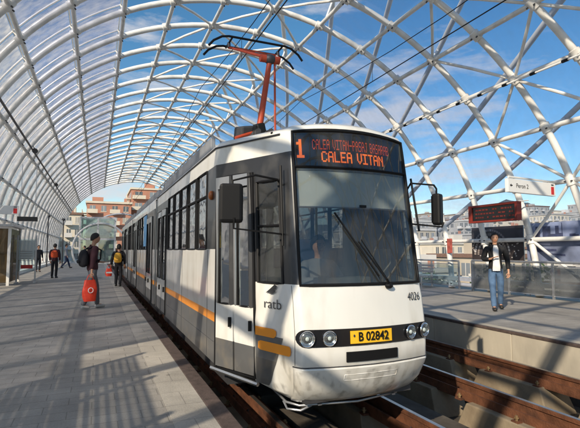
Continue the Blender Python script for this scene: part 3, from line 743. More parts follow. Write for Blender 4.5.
# headlight strip
hs = MB(); prof = []
zc_, hh = .625, .078
for i in range(10): a = PI / 2 + PI * i / 9; prof.append((-.90 + .085 * math.cos(a), zc_ + hh * math.sin(a)))
low = [(-.9 + 1.8 * i / 16, zc_ - hh) for i in range(1, 16)]
right_ = []
for i in range(10): a = -PI / 2 + PI * i / 9; right_.append((.90 + .085 * math.cos(a), zc_ + hh * math.sin(a)))
upp = [(.9 - 1.8 * i / 16, zc_ + hh) for i in range(1, 16)]
ring = prof + low + right_ + upp
# fill by columns
cols_ = sorted(set(round(u, 4) for u, z in ring))
for c0, c1 in zip(cols_, cols_[1:]):
    def half(u):
        a = abs(u) - .9
        return hh if a <= 0 else hh * math.sqrt(max(0, 1 - (a / .085) ** 2))
    hs.face([fp(c0, zc_ - half(c0), .006), fp(c1, zc_ - half(c1), .006), fp(c1, zc_ + half(c1), .006), fp(c0, zc_ + half(c0), .006)], 'gloss_black')
hso = hs.build('headlight_strip', tram, merge=True)
for u in (-.87, -.60, .60, .87):
    c_ = front_pt(u, zc_); nrm = Vector((u * .35, -1, 0)).normalized(); R0 = .064 if abs(u) > .7 else .060
    t_ = Vector((-nrm.y, nrm.x, 0)); up = Vector((0, 0, 1))
    def ringp(r, o_): return [c_ + nrm * o_ + (t_ * math.cos(2 * PI * i / 24) + up * math.sin(2 * PI * i / 24)) * r for i in range(24)]
    hl = MB(); rr = [(R0, .020), (R0 * .90, .014), (R0 * .7, .006), (R0 * .45, .001), (.001, -.001)]
    for (r0, o0), (r1, o1) in zip(rr, rr[1:]):
        A, B_ = ringp(r0, o0), ringp(r1, o1)
        for i in range(24): hl.face([A[i], A[(i + 1) % 24], B_[(i + 1) % 24], B_[i]], 'lens')
    ho = hl.build('headlight', tram, smooth=60, merge=True)
    MB().tube(ringp(R0, .018), .009, 'chrome', 6, closed=True).build('rim', ho, smooth=60)
    MB().ell(c_ + nrm * .014, (.020, .012, .020), 'sign_white', 10, 6).build('bulb', ho, smooth=60)
    gl_ = MB(); dr = [(R0 * .98, .020), (R0 * .8, .028), (R0 * .45, .034), (.001, .036)]
    for (r0_, o0), (r1_, o1) in zip(dr, dr[1:]):
        A, B_ = ringp(r0_, o0), ringp(r1_, o1)
        for i in range(24): gl_.face([A[i], A[(i + 1) % 24], B_[(i + 1) % 24], B_[i]], 'clear_glass')
    gl_.build('lens', ho, smooth=60, merge=True)
    MB().tube(ringp(R0 * .55, .010), .004, 'dark_metal', 5, closed=True).build('inner_ring', ho)
# number plate
pu0, pu1 = -.335, .27
b = MB()
for i in range(6): 
    a, c = lerp(pu0, pu1, i / 6), lerp(pu0, pu1, (i + 1) / 6)
    b.face([fp(a, .568, .016), fp(c, .568, .016), fp(c, .682, .016), fp(a, .682, .016)], 'plate')
plt = b.build('number_plate', tram, merge=True); plt.modifiers.new('t', 'SOLIDIFY').thickness = .006
um = (pu0 + pu1) / 2; cpt = front_pt(um, .625) + Vector((0, -.0185, 0))
text_mesh('B 02842', .112, 'black', 'plate_text', plt, face_mtx(cpt + Vector((.012, -.002, 0)), (1, -.02, 0), (0, .04, 1)), sx=.87, bold=.002)
b = MB(); p_ = front_pt(pu0 + .045, .64) + Vector((0, -.022, 0)); b.ell(p_, (.009, .002, .013), 'cloth_navy', 8, 4); b.build('plate_emblem', plt)
# black grille below the plate
b = MB(); 
for i in range(8):
    a, c = lerp(-.385, .365, i / 8), lerp(-.385, .365, (i + 1) / 8)
    b.face([fp(a, .405, .012), fp(c, .405, .012), fp(c, .495, .012), fp(a, .495, .012)], 'black')
gr = b.build('grille', tram, merge=True); gr.modifiers.new('t', 'SOLIDIFY').thickness = .02
# fleet number and operator mark
text_mesh('4026', .115, 'tram_grey', 'fleet_number', tram, face_mtx(front_pt(.74, .955) + Vector((0, -.007, 0)), (1, .22, 0), (0, .06, 1)), sx=.78, bold=-.001)
pc = taper_pt(.80, .90, -1) + nL * .012; tdir = (taper_pt(.9, .9, -1) - taper_pt(.6, .9, -1)).normalized()
lg = text_mesh('ratb', .135, 'tram_grey', 'operator_mark', tram, face_mtx(pc + Vector((0, 0, .0)), tdir, (0, 0, 1)), sx=1.2, bold=-.001)
b = MB(); q0 = pc + Vector((0, 0, .105))
wing = [(-.10, 0), (-.03, .045), (.03, .085), (.065, .075), (.05, .045), (.02, .03), (.0, .01), (-.04, .005)]
b.face([q0 + tdir * x + Vector((0, 0, z)) for x, z in wing], 'tram_grey')
b.face([q0 + tdir * (x * .6 + .01) + Vector((0, 0, z * .5 - .01)) + nL * .002 for x, z in wing], 'tram_grey'); b.build('bird_emblem', lg)
# panel seams, rivet lines and road grime
for y_ in (5.5, 7.28, 8.98):
    b = MB(); b.tube([(TC - 1.2005, y_, .18), (TC - 1.2005, y_, 1.42)], .0035, 'dark_metal', 4); b.build('panel_seam', tram)
b = MB(); b.tube([(TC - 1.2005, 5.16, .40), (TC - 1.2005, 9.05, .40)], .0035, 'dark_metal', 4); b.build('panel_seam', tram)
for sg in (-1, 1):
    b = MB(); b.tube([front_pt(sg * .985, z) + Vector((sg * .001, -.001, 0)) for z in (.38, .5, .65, .8, .95, 1.09)], .003, 'tram_skirt', 4); b.build('panel_seam', tram)
b = MB()
for a_, c_ in zip(us, us[1:]):
    for z0, z1 in ((.01, .06), (.06, .16), (.16, .33)):
        b.face([front_pt(a_, z0) + Vector((a_ * .01, -.024, 0)), front_pt(c_, z0) + Vector((c_ * .01, -.024, 0)), front_pt(c_, z1) + Vector((c_ * .01, -.024, 0)), front_pt(a_, z1) + Vector((a_ * .01, -.024, 0))], 'grime')
b.build('grime_film', tram, smooth=60, merge=True)
patch([(z, .78, .985) for z in (.03, .06, .11, .16, .25, .37, .50)], 'grime', 'grime_film', .009)
# wiper
wp0 = front_pt(.30, 1.075) + Vector((0, -.03, 0))
b = MB(); b.ell(wp0, (.045, .03, .03), 'black', 10, 6)
e1 = front_pt(-.12, 1.50) + Vector((0, -.045, 0)); b.tube([wp0, wp0 + Vector((-.05, -.03, .07)), e1], [.012, .010, .008], 'black', 6)
b.tube([wp0 + Vector((.02, -.02, .0)), e1 + Vector((.03, .0, .02))], .006, 'black', 5)
wo_ = b.build('wiper', tram)
MB().tube([front_pt(.16, 1.17) + Vector((0, -.03, 0)), front_pt(-.42, 1.78) + Vector((0, -.03, 0))], .010, 'black', 5).build('blade', wo_)
# wing mirrors
mr = MB(); r0 = front_pt(1, 2.05) + Vector((.0, .02, 0)); r1 = front_pt(1, 1.42) + Vector((.0, .02, 0))
mr.tube([r0, r0 + Vector((.03, -.06, .10)), r0 + Vector((.31, -.10, .09)), r0 + Vector((.345, -.10, .05)), r0 + Vector((.345, -.10, -.12))], .011, 'black', 6)
mr.tube([r1 + Vector((0, 0, .28)), r1 + Vector((.05, -.06, .27)), r1 + Vector((.32, -.10, .25)), r1 + Vector((.345, -.1, .30))], .010, 'black', 6)
mr.tube([r0 + Vector((.03, -.06, .15)), r1 + Vector((.045, -.06, .20))], .012, 'black', 6)
m1 = mr.build('mirror_arm', tram, smooth=50)
mc = r0 + Vector((.355, -.10, -.18))
hb = MB(); hb.obox(mc, (.052, .028, 0), (-.022, .045, 0), (.0, 0, .175), 'black'); mh = hb.build('mirror_housing', m1, bevel=.025)
MB().obox(mc + Vector((-.024, .047, 0)), (.038, .02, 0), (-.001, .002, 0), (0, 0, .15), 'mirror').build('mirror_glass', mh)
ml = MB(); l0 = taper_pt(.97, 2.06, -1) + nL * .01; l1 = taper_pt(.97, 1.52, -1) + nL * .01
out_ = Vector((-.48, .08, 0))
ml.tube([l0, l0 + Vector((-.06, -.05, .04)), l0 + out_ * .55 + Vector((0, -.04, .08)), l0 + out_ + Vector((0, -.04, .02)), l0 + out_ + Vector((0, -.04, -.05))], .011, 'black', 6)
ml.tube([l1 + Vector((0, 0, .05)), l1 + Vector((-.05, -.05, .05)), l1 + out_ + Vector((0, -.03, .10)), l1 + out_ + Vector((0, -.04, .2))], .010, 'black', 6)
ml.tube([l0 + Vector((-.03, -.05, .18)), l1 + Vector((-.03, -.05, -.06))], .013, 'black', 6)
m2 = ml.build('mirror_arm', tram, smooth=50)
mc = l0 + out_ + Vector((-.015, -.05, -.20))
hb = MB(); hb.obox(mc, (.105, -.03, 0), (.02, .06, 0), (0, 0, .185), 'black'); mh = hb.build('mirror_housing', m2, bevel=.03)
MB().obox(mc + Vector((.022, .063, 0)), (.085, -.024, 0), (.001, .002, 0), (0, 0, .16), 'mirror').build('mirror_glass', mh)
# marker lamps, pilot bar, coupler
b = MB(); b.ell((TC - 1.21, 5.32, 2.06), (.035, .045, .055), 'lamp_amber', 12, 8); b.build('indicator_lamp', tram, bevel=.01)
b = MB(); b.tube([(FC - .64, 4.7, -.04), (FC - .66, 4.25, -.05), (FC - .58, 4.12, -.055), (FC, 4.02, -.055), (FC + .52, 4.12, -.055), (FC + .58, 4.25, -.05), (FC + .58, 4.7, -.04)], .012, 'grey_metal', 8)
b.tube([(FC - .67, 4.30, -.055), (FC - .68, 4.18, -.09), (FC - .58, 4.09, -.092), (FC - .46, 4.10, -.06)], .011, 'grey_metal', 6)
for s_ in (-1, 1): b.box(TC + s_ * .42 - .02, TC + s_ * .42 + .02, 4.06, 4.5, -.06, -.045, 'grey_metal')
b.build('pilot_bar', tram, smooth=50)
# under floor: equipment, bogies, wheels
b = MB(); b.box(TC - 1.02, TC + 1.02, 5.2, 10.6, -.10, .30, 'dark_metal'); b.box(TC - .60, TC + .60, 4.02, 5.2, -.02, .25, 'dark_metal'); b.build('underframe', tram)
def bogie(y):
    b = MB()
    for s in (-1, 1):
        b.box(TC + .07 + s * .86 - .06, TC + .07 + s * .86 + .06, y - .95, y + .95, -.14, .04, 'dark_metal')
    b.box(TC - .75, TC + .85, y - .15, y + .15, -.12, .0, 'dark_metal')
    g = b.build('bogie', tram, bevel=.01)
    for yy in (y - .93, y + .93):
        for s in (-1, 1):
            xw = T1 + s * (GA + .02); w_ = MB(); w_.tube([(xw - .05, yy, RZ + .33), (xw + .05, yy, RZ + .33)], .33, 'dark_metal', 24)
            w_.tube([(xw - .06, yy, RZ + .33), (xw + .06, yy, RZ + .33)], .12, 'rust', 14); w_.build('wheel', g, smooth=40)
bogie(6.9)
bogie(14.9)
bogie(22.6)
# roof equipment of the front car
b = MB()
b.prism([(TC - 1.05, 2.66), (TC + 1.05, 2.66), (TC + .95, 2.94), (TC - .95, 2.94)], 7.9, 10.6, 'roof_grey'); b.build('roof_fairing', tram, bevel=.02)
b = MB(); b.box(TC - 1.09, TC - 1.03, 5.9, 10.6, 2.64, 2.90, 'roof_grey'); b.box(TC + 1.03, TC + 1.09, 5.9, 10.6, 2.64, 2.90, 'roof_grey'); b.build('roof_side_panel', tram, bevel=.01)
b = MB(); b.tube([side_pt(10.7, 2.585, -1) + Vector((-.008, 0, 0)), side_pt(YB, 2.585, -1) + Vector((-.008, 0, 0)), taper_pt(.6, 2.585, -1) + nL * .008, taper_pt(.98, 2.585, -1) + nL * .008], .010, 'dark_metal', 5); b.build('gutter', tram)
b = MB(); b.tube([taper_pt(.86, 2.62, -1) + nL * .01, taper_pt(.80, 2.70, -1) + Vector((0, 0, .01)), taper_pt(.74, 2.80, -1) + Vector((0, 0, .02)), (TC - .3, 5.3, 2.90), (TC - .28, 5.9, 3.0)], .012, 'black', 6); b.build('roof_cable', tram)
# pantograph
pg = MB(); PY = 6.6
for sx in (-.45, .45): pg.box(TC + sx - .03, TC + sx + .03, PY - .7, PY + .75, 2.99, 3.05, 'dark_metal')
for sy in (-.62, .0, .66): pg.box(TC - .5, TC + .5, PY + sy - .03, PY + sy + .03, 2.992, 3.048, 'dark_metal')
for sx in (-.45, .45):
    for sy in (-.6, .6):
        for k in range(4): pg.tube([(TC + sx, PY + sy, 2.74 + .06 * k), (TC + sx, PY + sy, 2.765 + .06 * k), (TC + sx, PY + sy, 2.80 + .06 * k)], [.035, .07, .035], 'black', 12)
pgo = pg.build('pantograph_base', tram, bevel=.006)
b = MB()
for sx, zz in ((-.30, 3.16), (-.10, 3.18), (.24, 3.15)):
    b.tube([(TC + sx, PY - .25 + .5 * i / 44, zz + .045 * math.sin(i * 1.3)) if i % 2 else (TC + sx + .045 * math.cos(i * 1.3), PY - .25 + .5 * i / 44, zz) for i in range(45)], .012, 'black', 5)
    b.tube([(TC + sx, PY - .32, zz), (TC + sx, PY + .32, zz + .03)], .038, 'dark_metal', 10)
b.build('spring', pgo)
b = MB(); b.obox((TC - .42, PY + .05, 3.20), (.10, .02, .02), (-.02, .16, .03), (0, -.03, .10), 'dark_metal'); b.obox((TC - .18, PY + .0, 3.27), (.07, 0, .02), (0, .12, .02), (-.02, 0, .09), 'black')
b.obox((TC + .28, PY - .1, 3.17), (.10, .02, 0), (-.02, .12, 0), (0, 0, .07), 'black'); b.build('drive_housing', pgo, bevel=.03)
b = MB(); b.tube([(TC - .60, PY - .15, 3.06), (TC - .34, PY - .1, 3.17), (TC - .16, PY, 3.24), (TC + .02, PY + .05, 3.14)], .028, 'panto_red', 8); b.build('link_rod', pgo, smooth=50)
kn = Vector((TC - .02, 6.58, 4.40)); fb = Vector((TC - .16, PY + .12, 3.18))
b = MB(); b.tube([fb, kn], [.052, .040], 'panto_red', 10); b.build('lower_arm', pgo, smooth=50)
b = MB(); b.tube([(TC + .10, PY + .05, 3.18), kn + Vector((.08, 0, -.02))], .018, 'panto_red', 8); b.build('control_rod', pgo, smooth=50)
b = MB(); b.tube([kn + Vector((-.16, 0, .0)), kn + Vector((.16, 0, 0))], .06, 'panto_red', 10); b.ell(kn, (.10, .09, .08), 'dark_metal', 10, 6); b.build('knee_joint', pgo, smooth=50)
hd = Vector((TC, 7.45, 4.93))
b = MB()
for s in (-1, 1): b.tube([kn + Vector((s * .14, 0, .03)), hd + Vector((s * .42, -.02, -.06))], [.026, .018], 'cream' if s > 0 else 'panto_red', 8)
b.tube([kn + Vector((0, 0, .03)), hd + Vector((0, -.1, -.1))], .014, 'dark_metal', 6)
b.tube([hd + Vector((-.46, -.02, -.06)), hd + Vector((.46, -.02, -.06))], .022, 'panto_red', 8)
b.build('upper_arm', pgo, smooth=50)
b = MB()
for yy in (-.20, .20):
    b.tube([hd + Vector((-.84, yy, -.16)), hd + Vector((-.76, yy, -.06)), hd + Vector((-.62, yy, .03)), hd + Vector((-.5, yy, .055)), hd + Vector((.5, yy, .055)), hd + Vector((.62, yy, .03)), hd + Vector((.76, yy, -.06)), hd + Vector((.84, yy, -.16))], .020, 'black', 8)
for s in (-.45, .45):
    b.tube([hd + Vector((s, -.20, .03)), hd + Vector((s, .20, .03))], .018, 'black', 6); b.tube([hd + Vector((s, 0, .03)), hd + Vector((s, -.02, -.06))], .03, 'dark_metal', 8)
b.build('collector_head', pgo, smooth=50)
# cab and saloon interior
b = MB(); b.box(TC - .60, TC + .60, 3.95, 5.14, .40, .46, 'interior'); b.box(TC - 1.1, TC + 1.1, 5.14, 10.6, .40, .46, 'interior'); b.build('floor_panel', tram)
b = MB()
b.mesh([(TC - .62, 3.87, 1.08), (TC + .62, 3.87, 1.08), (TC + .62, 4.35, 1.02), (TC - .62, 4.35, 1.02), (TC - .62, 4.3, .46), (TC + .62, 4.3, .46)], [(0, 1, 2, 3), (3, 2, 5, 4)], 'interior')
b.box(TC - .30, TC + .22, 4.15, 4.34, 1.02, 1.14, 'interior'); b.build('dashboard', tram)
b = MB(); b.box(TC - .55, TC + .95, 5.20, 5.24, .46, 1.2, 'interior'); b.box(TC + .5, TC + .95, 5.20, 5.24, 1.2, 2.5, 'interior'); b.box(TC - .55, TC - .47, 5.20, 5.24, 1.2, 2.5, 'interior'); b.build('cab_bulkhead', tram)
b = MB(); b.box(TC - 1.15, TC + 1.15, 5.3, 10.6, 2.50, 2.53, 'interior_light'); b.box(TC - .68, TC + .68, 4.3, 5.3, 2.56, 2.58, 'interior'); b.build('ceiling_panel', tram)
def tram_seat(x, y):
    b = MB(); b.box(x - .21, x + .21, y - .20, y + .20, .84, .92, 'seat_blue'); b.box(x - .21, x + .21, y + .16, y + .22, .88, 1.45, 'seat_blue'); b.box(x - .04, x + .04, y - .04, y + .04, .46, .84, 'dark_metal')
    b.build('passenger_seat', tram, bevel=.03)
for y in (6.0, 6.8, 7.6, 8.4):
    for x in (TC - .85, TC + .45, TC + .88): tram_seat(x, y)
b = MB(); b.box(TC - .22, TC + .22, 4.72, 5.05, .82, .92, 'seat_blue'); b.box(TC - .20, TC + .20, 5.0, 5.08, .9, 1.55, 'seat_blue'); b.box(TC - .06, TC + .06, 4.8, 4.95, .46, .82, 'dark_metal'); b.build('driver_seat', tram, bevel=.03)
b = MB()
for y in (5.5, 7.2, 9.0): b.tube([(TC - .62, y, .46), (TC - .62, y, 2.5)], .017, 'yellow', 8); b.tube([(TC + .25, y, .46), (TC + .25, y, 2.5)], .017, 'yellow', 8)
b.tube([(TC - .62, 5.4, 2.2), (TC - .62, 10.4, 2.2)], .015, 'yellow', 8); b.build('grab_rail', tram)

# bellows and the two rear cars
def bellows(y0, y1):
    b = MB(); n = 7
    for i in range(n):
        ya = lerp(y0, y1, i / n); yb = lerp(y0, y1, (i + 1) / n)
        for s, h in ((.0, 0), (.06, 0)):
            pass
        b.box(TC - 1.10 + (.05 if i % 2 else 0), TC + 1.10 - (.05 if i % 2 else 0), ya, yb, .25, 2.62 - (.04 if i % 2 else 0), 'black')
    b.build('bellows', tram)
bellows(10.7, 11.15)
def rear_car(y0, y1, openings, endcap=False):
    X0, X1 = TC - 1.2, TC + 1.2
    b = MB()
    ys = sorted(set([y0, y1] + [v for o in openings for v in o[1:3]]))
    for sx, X in ((-1, X0), (1, X1)):
        for a, c in zip(ys, ys[1:]):
            kind = None
            for o in openings:
                if o[1] <= a + 1e-6 and c <= o[2] + 1e-6: kind = o[0]
            for za, zb, m_ in ((.17, .62, 'tram_skirt'), (.62, .72, 'orange'), (.72, 1.43, 'tram_white'), (1.43, 2.23, 'tram_grey'), (2.23, 2.39, 'tram_grey'), (2.39, 2.58, 'tram_white')):
                if kind == 'w' and 1.43 <= za and zb <= 2.39: continue
                if kind == 'd' and sx < 0 and zb <= 2.23: continue
                b.face([(X, a, za), (X, c, za), (X, c, zb), (X, a, zb)], m_)
    prof = [(X0, 2.58), (X0 + .04, 2.64), (X0 + .22, 2.70), (X0 + .6, 2.75), (TC, 2.76), (X1 - .6, 2.75), (X1 - .22, 2.70), (X1 - .04, 2.64), (X1, 2.58)]
    for p, q in zip(prof, prof[1:]): b.face([(p[0], y0, p[1]), (p[0], y1, p[1]), (q[0], y1, q[1]), (q[0], y0, q[1])], 'tram_white')
    for y in ((y1,) if endcap else ()):
        b.face([(X0, y, .17), (X1, y, .17), (X1, y, 1.43), (X0, y, 1.43)], 'tram_white'); b.face([(X0, y, 1.43), (X1, y, 1.43)] + [(x, y, z) for x, z in prof[::-1]], 'tram_grey')
    o = b.build('car_body', tram, smooth=30, merge=True); o.modifiers.new('t', 'SOLIDIFY').thickness = .03; o.modifiers.new('wn', 'WEIGHTED_NORMAL').keep_sharp = True
    for k, a, c in openings:
        if k == 'w':
            for s in (-1, 1): 
                w_ = pane('window', lambda u, z, s=s: Vector((TC + s * 1.2, u, z)), a, c, 1.43, 2.39, off=Vector((-s * .012, 0, 0)))
                MB().tube([(TC + s * 1.2, a, 2.08), (TC + s * 1.2, c, 2.08)], .016, 'black', 5).build('vent_bar', w_)
        else: door('side_door', lambda u, z: Vector((TC - 1.2, u, z)), [a, (a + c) / 2, c], .19, 2.23, Vector((-1, 0, 0)))
    b = MB(); b.box(TC - 1.02, TC + 1.02, y0 + .2, y1 - .2, -.10, .30, 'dark_metal'); b.build('underframe', tram)
    b = MB(); b.box(TC - 1.1, TC + 1.1, y0 + .05, y1 - .05, .40, .46, 'interior'); b.box(TC - 1.15, TC + 1.15, y0 + .05, y1 - .05, 2.5, 2.53, 'interior_light'); b.build('floor_panel', tram)
    b = MB(); b.box(TC - 1.09, TC - 1.03, y0 + .3, y1 - .3, 2.66, 2.88, 'roof_grey'); b.box(TC + 1.03, TC + 1.09, y0 + .3, y1 - .3, 2.66, 2.88, 'roof_grey'); b.build('roof_side_panel', tram)
    b = MB(); b.box(TC - .8, TC + .7, y0 + 1.5, y0 + 3.6, 2.86, 3.12, 'roof_grey'); b.build('roof_box', tram, bevel=.03)
    for yy in [y0 + .9 + .85 * i for i in range(int((y1 - y0 - 1) / .85))]: tram_seat(TC + .85, yy)
rear_car(11.15, 18.5, [('d', 11.55, 12.85), ('w', 13.05, 13.7), ('w', 13.8, 14.45), ('w', 14.55, 15.2), ('w', 15.3, 15.95), ('d', 16.1, 17.4), ('w', 17.55, 18.2)])
bellows(18.5, 18.95)
rear_car(18.95, 26.6, [('w', 19.3, 19.95), ('w', 20.05, 20.7), ('d', 20.9, 22.2), ('w', 22.4, 23.05), ('w', 23.15, 23.8), ('d', 24.0, 25.3), ('w', 25.5, 26.2)], True)
b = MB(); b.box(TC - 1.215, TC - 1.208, 12.95, 13.75, 1.52, 2.36, 'poster_blue'); b.build('window_poster', tram)
b = MB(); b.box(TC - 1.205, TC - 1.15, 10.9, 10.96, .2, 2.55, 'alu'); b.build('corner_trim', tram)

# ================================================================== PEOPLE
def skin_mesh(name, pts, edges, radii, m_, parent, sub=2):
    me = bpy.data.meshes.new('tmp'); me.from_pydata([tuple(p) for p in pts], edges, [])
    o = bpy.data.objects.new('tmp_skin', me); col.objects.link(o)
    md = o.modifiers.new('skin', 'SKIN'); md.use_smooth_shade = True; md.branch_smoothing = 0.6
    if not me.skin_vertices:
        bm_ = bmesh.new(); bm_.from_mesh(me); bm_.verts.layers.skin.verify(); bm_.to_mesh(me); bm_.free()
    for i, r in enumerate(radii):
        sv = me.skin_vertices[0].data[i]; sv.radius = r if isinstance(r, tuple) else (r, r); sv.use_root = (i == 0)
    s = o.modifiers.new('sub', 'SUBSURF'); s.levels = sub; s.render_levels = sub
    C.view_layer.update(); dg = C.evaluated_depsgraph_get()
    m2 = bpy.data.meshes.new_from_object(o.evaluated_get(dg)); m2.name = name
    bpy.data.objects.remove(o)
    for p in m2.polygons: p.use_smooth = True
    m2.materials.clear(); m2.materials.append(M[m_])
    ob = bpy.data.objects.new(name, m2); col.objects.link(ob); ob.parent = parent
    return ob
BASE = dict(pel=(0, 0, .97), spine=(0, .0, 1.16), chest=(0, 0, 1.36), neck=(0, 0, 1.49), chin=(0, .01, 1.56), head=(0, .015, 1.65), top=(0, .0, 1.715),
            hipL=(-.09, 0, .92), kneeL=(-.10, .02, .50), ankL=(-.10, -.02, .09), toeL=(-.11, .15, .035),
            hipR=(.09, 0, .92), kneeR=(.10, .02, .50), ankR=(.10, -.02, .09), toeR=(.11, .15, .035),
            shL=(-.185, 0, 1.43), elL=(-.24, -.02, 1.14), wrL=(-.24, .06, .90), haL=(-.24, .09, .82),
            shR=(.185, 0, 1.43), elR=(.24, -.02, 1.14), wrR=(.24, .06, .90), haR=(.24, .09, .82))
def person(loc, face, label, pose, jacket, trousers, shoes, hair='hair_dark', scale=1.0, shirt=None, long_hair=False, group=None, legs=True, open_front=False, bulk=1.0, vest=None):
    rz = math.atan2(-face[0], face[1])
    t = empty('person', loc, label, 'person', group, rz); t.scale = (scale,) * 3
    J = {k: Vector(v) for k, v in BASE.items()}
    for k, v in pose.items(): J[k] = Vector(v)
    names = []; P = []; Rr = []; E_ = []
    def add(n, p, r, par=None):
        names.append(n); P.append(p); Rr.append(r)
        if par is not None: E_.append((names.index(par), len(P) - 1))
    add('pel', J['pel'], (.11, .075)); add('spine', J['spine'], (.10, .07), 'pel'); add('chest', J['chest'], (.10, .07), 'spine')
    add('neck', J['neck'], .055, 'chest'); add('chin', J['chin'], (.056, .062), 'neck'); add('head', J['head'], (.072, .085), 'chin'); add('top', J['top'], (.055, .065), 'head')
    fwd = (J['head'] - J['neck']); 
    add('nose', J['head'] + Vector((0, .112, -.020)), .014, 'head')
    for s in 'LR':
        sg = -1 if s == 'L' else 1
        add('ear' + s, J['head'] + Vector((sg * .083, -.005, -.02)), .014, 'head')
        add('sh' + s, J['sh' + s] + Vector((0, 0, -.02)), .042, 'chest'); add('el' + s, J['el' + s], .040, 'sh' + s); add('wr' + s, J['wr' + s], .026, 'el' + s)
        wr, ha = J['wr' + s], J['ha' + s]; d = (ha - wr).normalized(); side = d.cross(Vector((0, 0, 1)));
        side = side.normalized() if side.length > .1 else Vector((0, 1, 0))
        if side.y < 0: side = -side
        add('ha' + s, ha, (.030, .022), 'wr' + s)
        add('th' + s, ha - d * .02 + side * .045 + d * .02, .010, 'ha' + s); add('th2' + s, ha + side * .055 + d * .045, .009, 'th' + s)
        curl = Vector((-sg * .012, 0, 0))
        for k, (o_, ln) in enumerate(((.027, .070), (.009, .080), (-.009, .075), (-.026, .058))):
            a = ha + side * o_ + d * .035; add('f%d%s' % (k, s), a, .010, 'ha' + s)
            add('g%d%s' % (k, s), a + d * ln * .5 + curl, .009, 'f%d%s' % (k, s)); add('h%d%s' % (k, s), a + d * ln * .85 + curl * 2.6, .008, 'g%d%s' % (k, s))
        add('hip' + s, J['hip' + s], .062, 'pel'); add('knee' + s, J['knee' + s], .045, 'hip' + s); add('ank' + s, J['ank' + s], .036, 'knee' + s)
        add('toe' + s, J['toe' + s], .032, 'ank' + s)
    bd = skin_mesh('body', P, E_, Rr, 'skin', t, 1)
    hb_ = bmesh.new(); hb_.from_mesh(bd.data)      # the skull joins the body mesh
    hc = J['head']
    ret = bmesh.ops.create_uvsphere(hb_, u_segments=20, v_segments=14, radius=1.0)
    for v in ret['verts']:
        x_, y_, z_ = v.co; jaw = 1.0 - .26 * max(0, -z_) ** 1.3
        v.co = hc + Vector((x_ * .079 * jaw, y_ * .098 * (jaw if y_ < 0 else 1 - .10 * max(0, -z_)) + .004, z_ * .118))
    for f in hb_.faces: f.smooth = True
    hb_.to_mesh(bd.data); hb_.free()
    bk = bulk
    # jacket / top
    pts = [J['pel'] + Vector((0, 0, -.13)), J['pel'] + Vector((0, 0, .03)), J['spine'], J['chest'], J['neck'] + Vector((0, -.005, .012))]
    rad = [(.175 * bk, .128 * bk), (.170 * bk, .125 * bk), (.163 * bk, .12 * bk), (.185 * bk, .125 * bk), (.078, .078)]
    ed = [(0, 1), (1, 2), (2, 3), (3, 4)]
    for s in 'LR':
        i = len(pts); wr, el = J['wr' + s], J['el' + s]
        pts += [J['sh' + s], lerp(J['sh' + s], el, .5), el, lerp(el, wr, .5), lerp(el, wr, .93)]
        rad += [.088 * bk, .072 * bk, .062 * bk, .054 * bk, .046 * bk]; ed += [(3, i), (i, i + 1), (i + 1, i + 2), (i + 2, i + 3), (i + 3, i + 4)]
    jk = skin_mesh('jacket' if shirt else 'top', pts, ed, rad, jacket, t, 2)
    if shirt:        # open jacket: the shirt shows as a front panel standing proud between the lapels
        b = MB(); rows = [(1.485, .035, .085), (1.42, .058, .128), (1.34, .062, .150), (1.22, .068, .148), (1.10, .076, .148), (1.00, .084, .152), (.90, .078, .150)]
        off = J['chest'] - Vector(BASE['chest'])
        for (z0, w0, d0), (z1, w1, d1) in zip(rows, rows[1:]):
            f0 = (z0 - .97) / .4; f1 = (z1 - .97) / .4
            for a0, a1 in ((-1, -.4), (-.4, .4), (.4, 1)):
                def q(a, z, w_, d_, f): return Vector((a * w_, d_ + .006 - .018 * a * a, z)) + off * max(0, min(1, f))
                b.face([q(a0, z1, w1, d1, f1), q(a1, z1, w1, d1, f1), q(a1, z0, w0, d0, f0), q(a0, z0, w0, d0, f0)], shirt)
        o = b.build('shirt', t, local=True, smooth=60, merge=True)
        b = MB()
        for sg in (-1, 1):
            lp = [Vector((sg * .050, .085, 1.49)), Vector((sg * .085, .135, 1.38)), Vector((sg * .072, .158, 1.26)), Vector((sg * .082, .158, 1.10)), Vector((sg * .10, .150, .90))]
            b.tube([p + off * max(0, min(1, (p.z - .97) / .4)) for p in lp], [.012, .022, .015, .012, .010], jacket, 6)
        b.build('lapel', t, local=True, smooth=60)
    if vest:
        pts = [J['pel'] + Vector((0, 0, .04)), J['spine'], J['chest'], J['chest'] + Vector((0, 0, .08))]
        skin_mesh('vest', pts, [(0, 1), (1, 2), (2, 3)], [(.205, .165), (.200, .162), (.215, .170), (.14, .12)], vest, t, 2)
    if legs:
        pts = [J['pel'] + Vector((0, 0, .13)), J['pel'] + Vector((0, 0, -.04))]; rad = [(.15, .115), (.155, .118)]; ed = [(0, 1)]
        for s in 'LR':
            i = len(pts); h, k, a = J['hip' + s], J['knee' + s], J['ank' + s]
            pts += [h + Vector((0, 0, -.06)), lerp(h, k, .5), k, lerp(k, a, .5), lerp(k, a, 1.06)]; rad += [.100, .092, .074, .066, .064]
            ed += [(1, i), (i, i + 1), (i + 1, i + 2), (i + 2, i + 3), (i + 3, i + 4)]
        skin_mesh('trousers', pts, ed, rad, trousers, t, 2)
        for s in 'LR':
            a, to = J['ank' + s], J['toe' + s]; d = (to - a); hz = Vector((d.x, d.y, 0)).normalized()
            skin_mesh('shoe', [a - hz * .05 + Vector((0, 0, -.045)), lerp(a, to, .5) + Vector((0, 0, -.015)), to + hz * .02], [(0, 1), (1, 2)], [(.050, .055), (.052, .048), (.046, .036)], shoes, t, 1)
    hd_ = J['head']; b = MB()
    # hair cap: upper and back part of the skull, uneven rim
    nu, nv = 20, 9; vs = []; fs = []
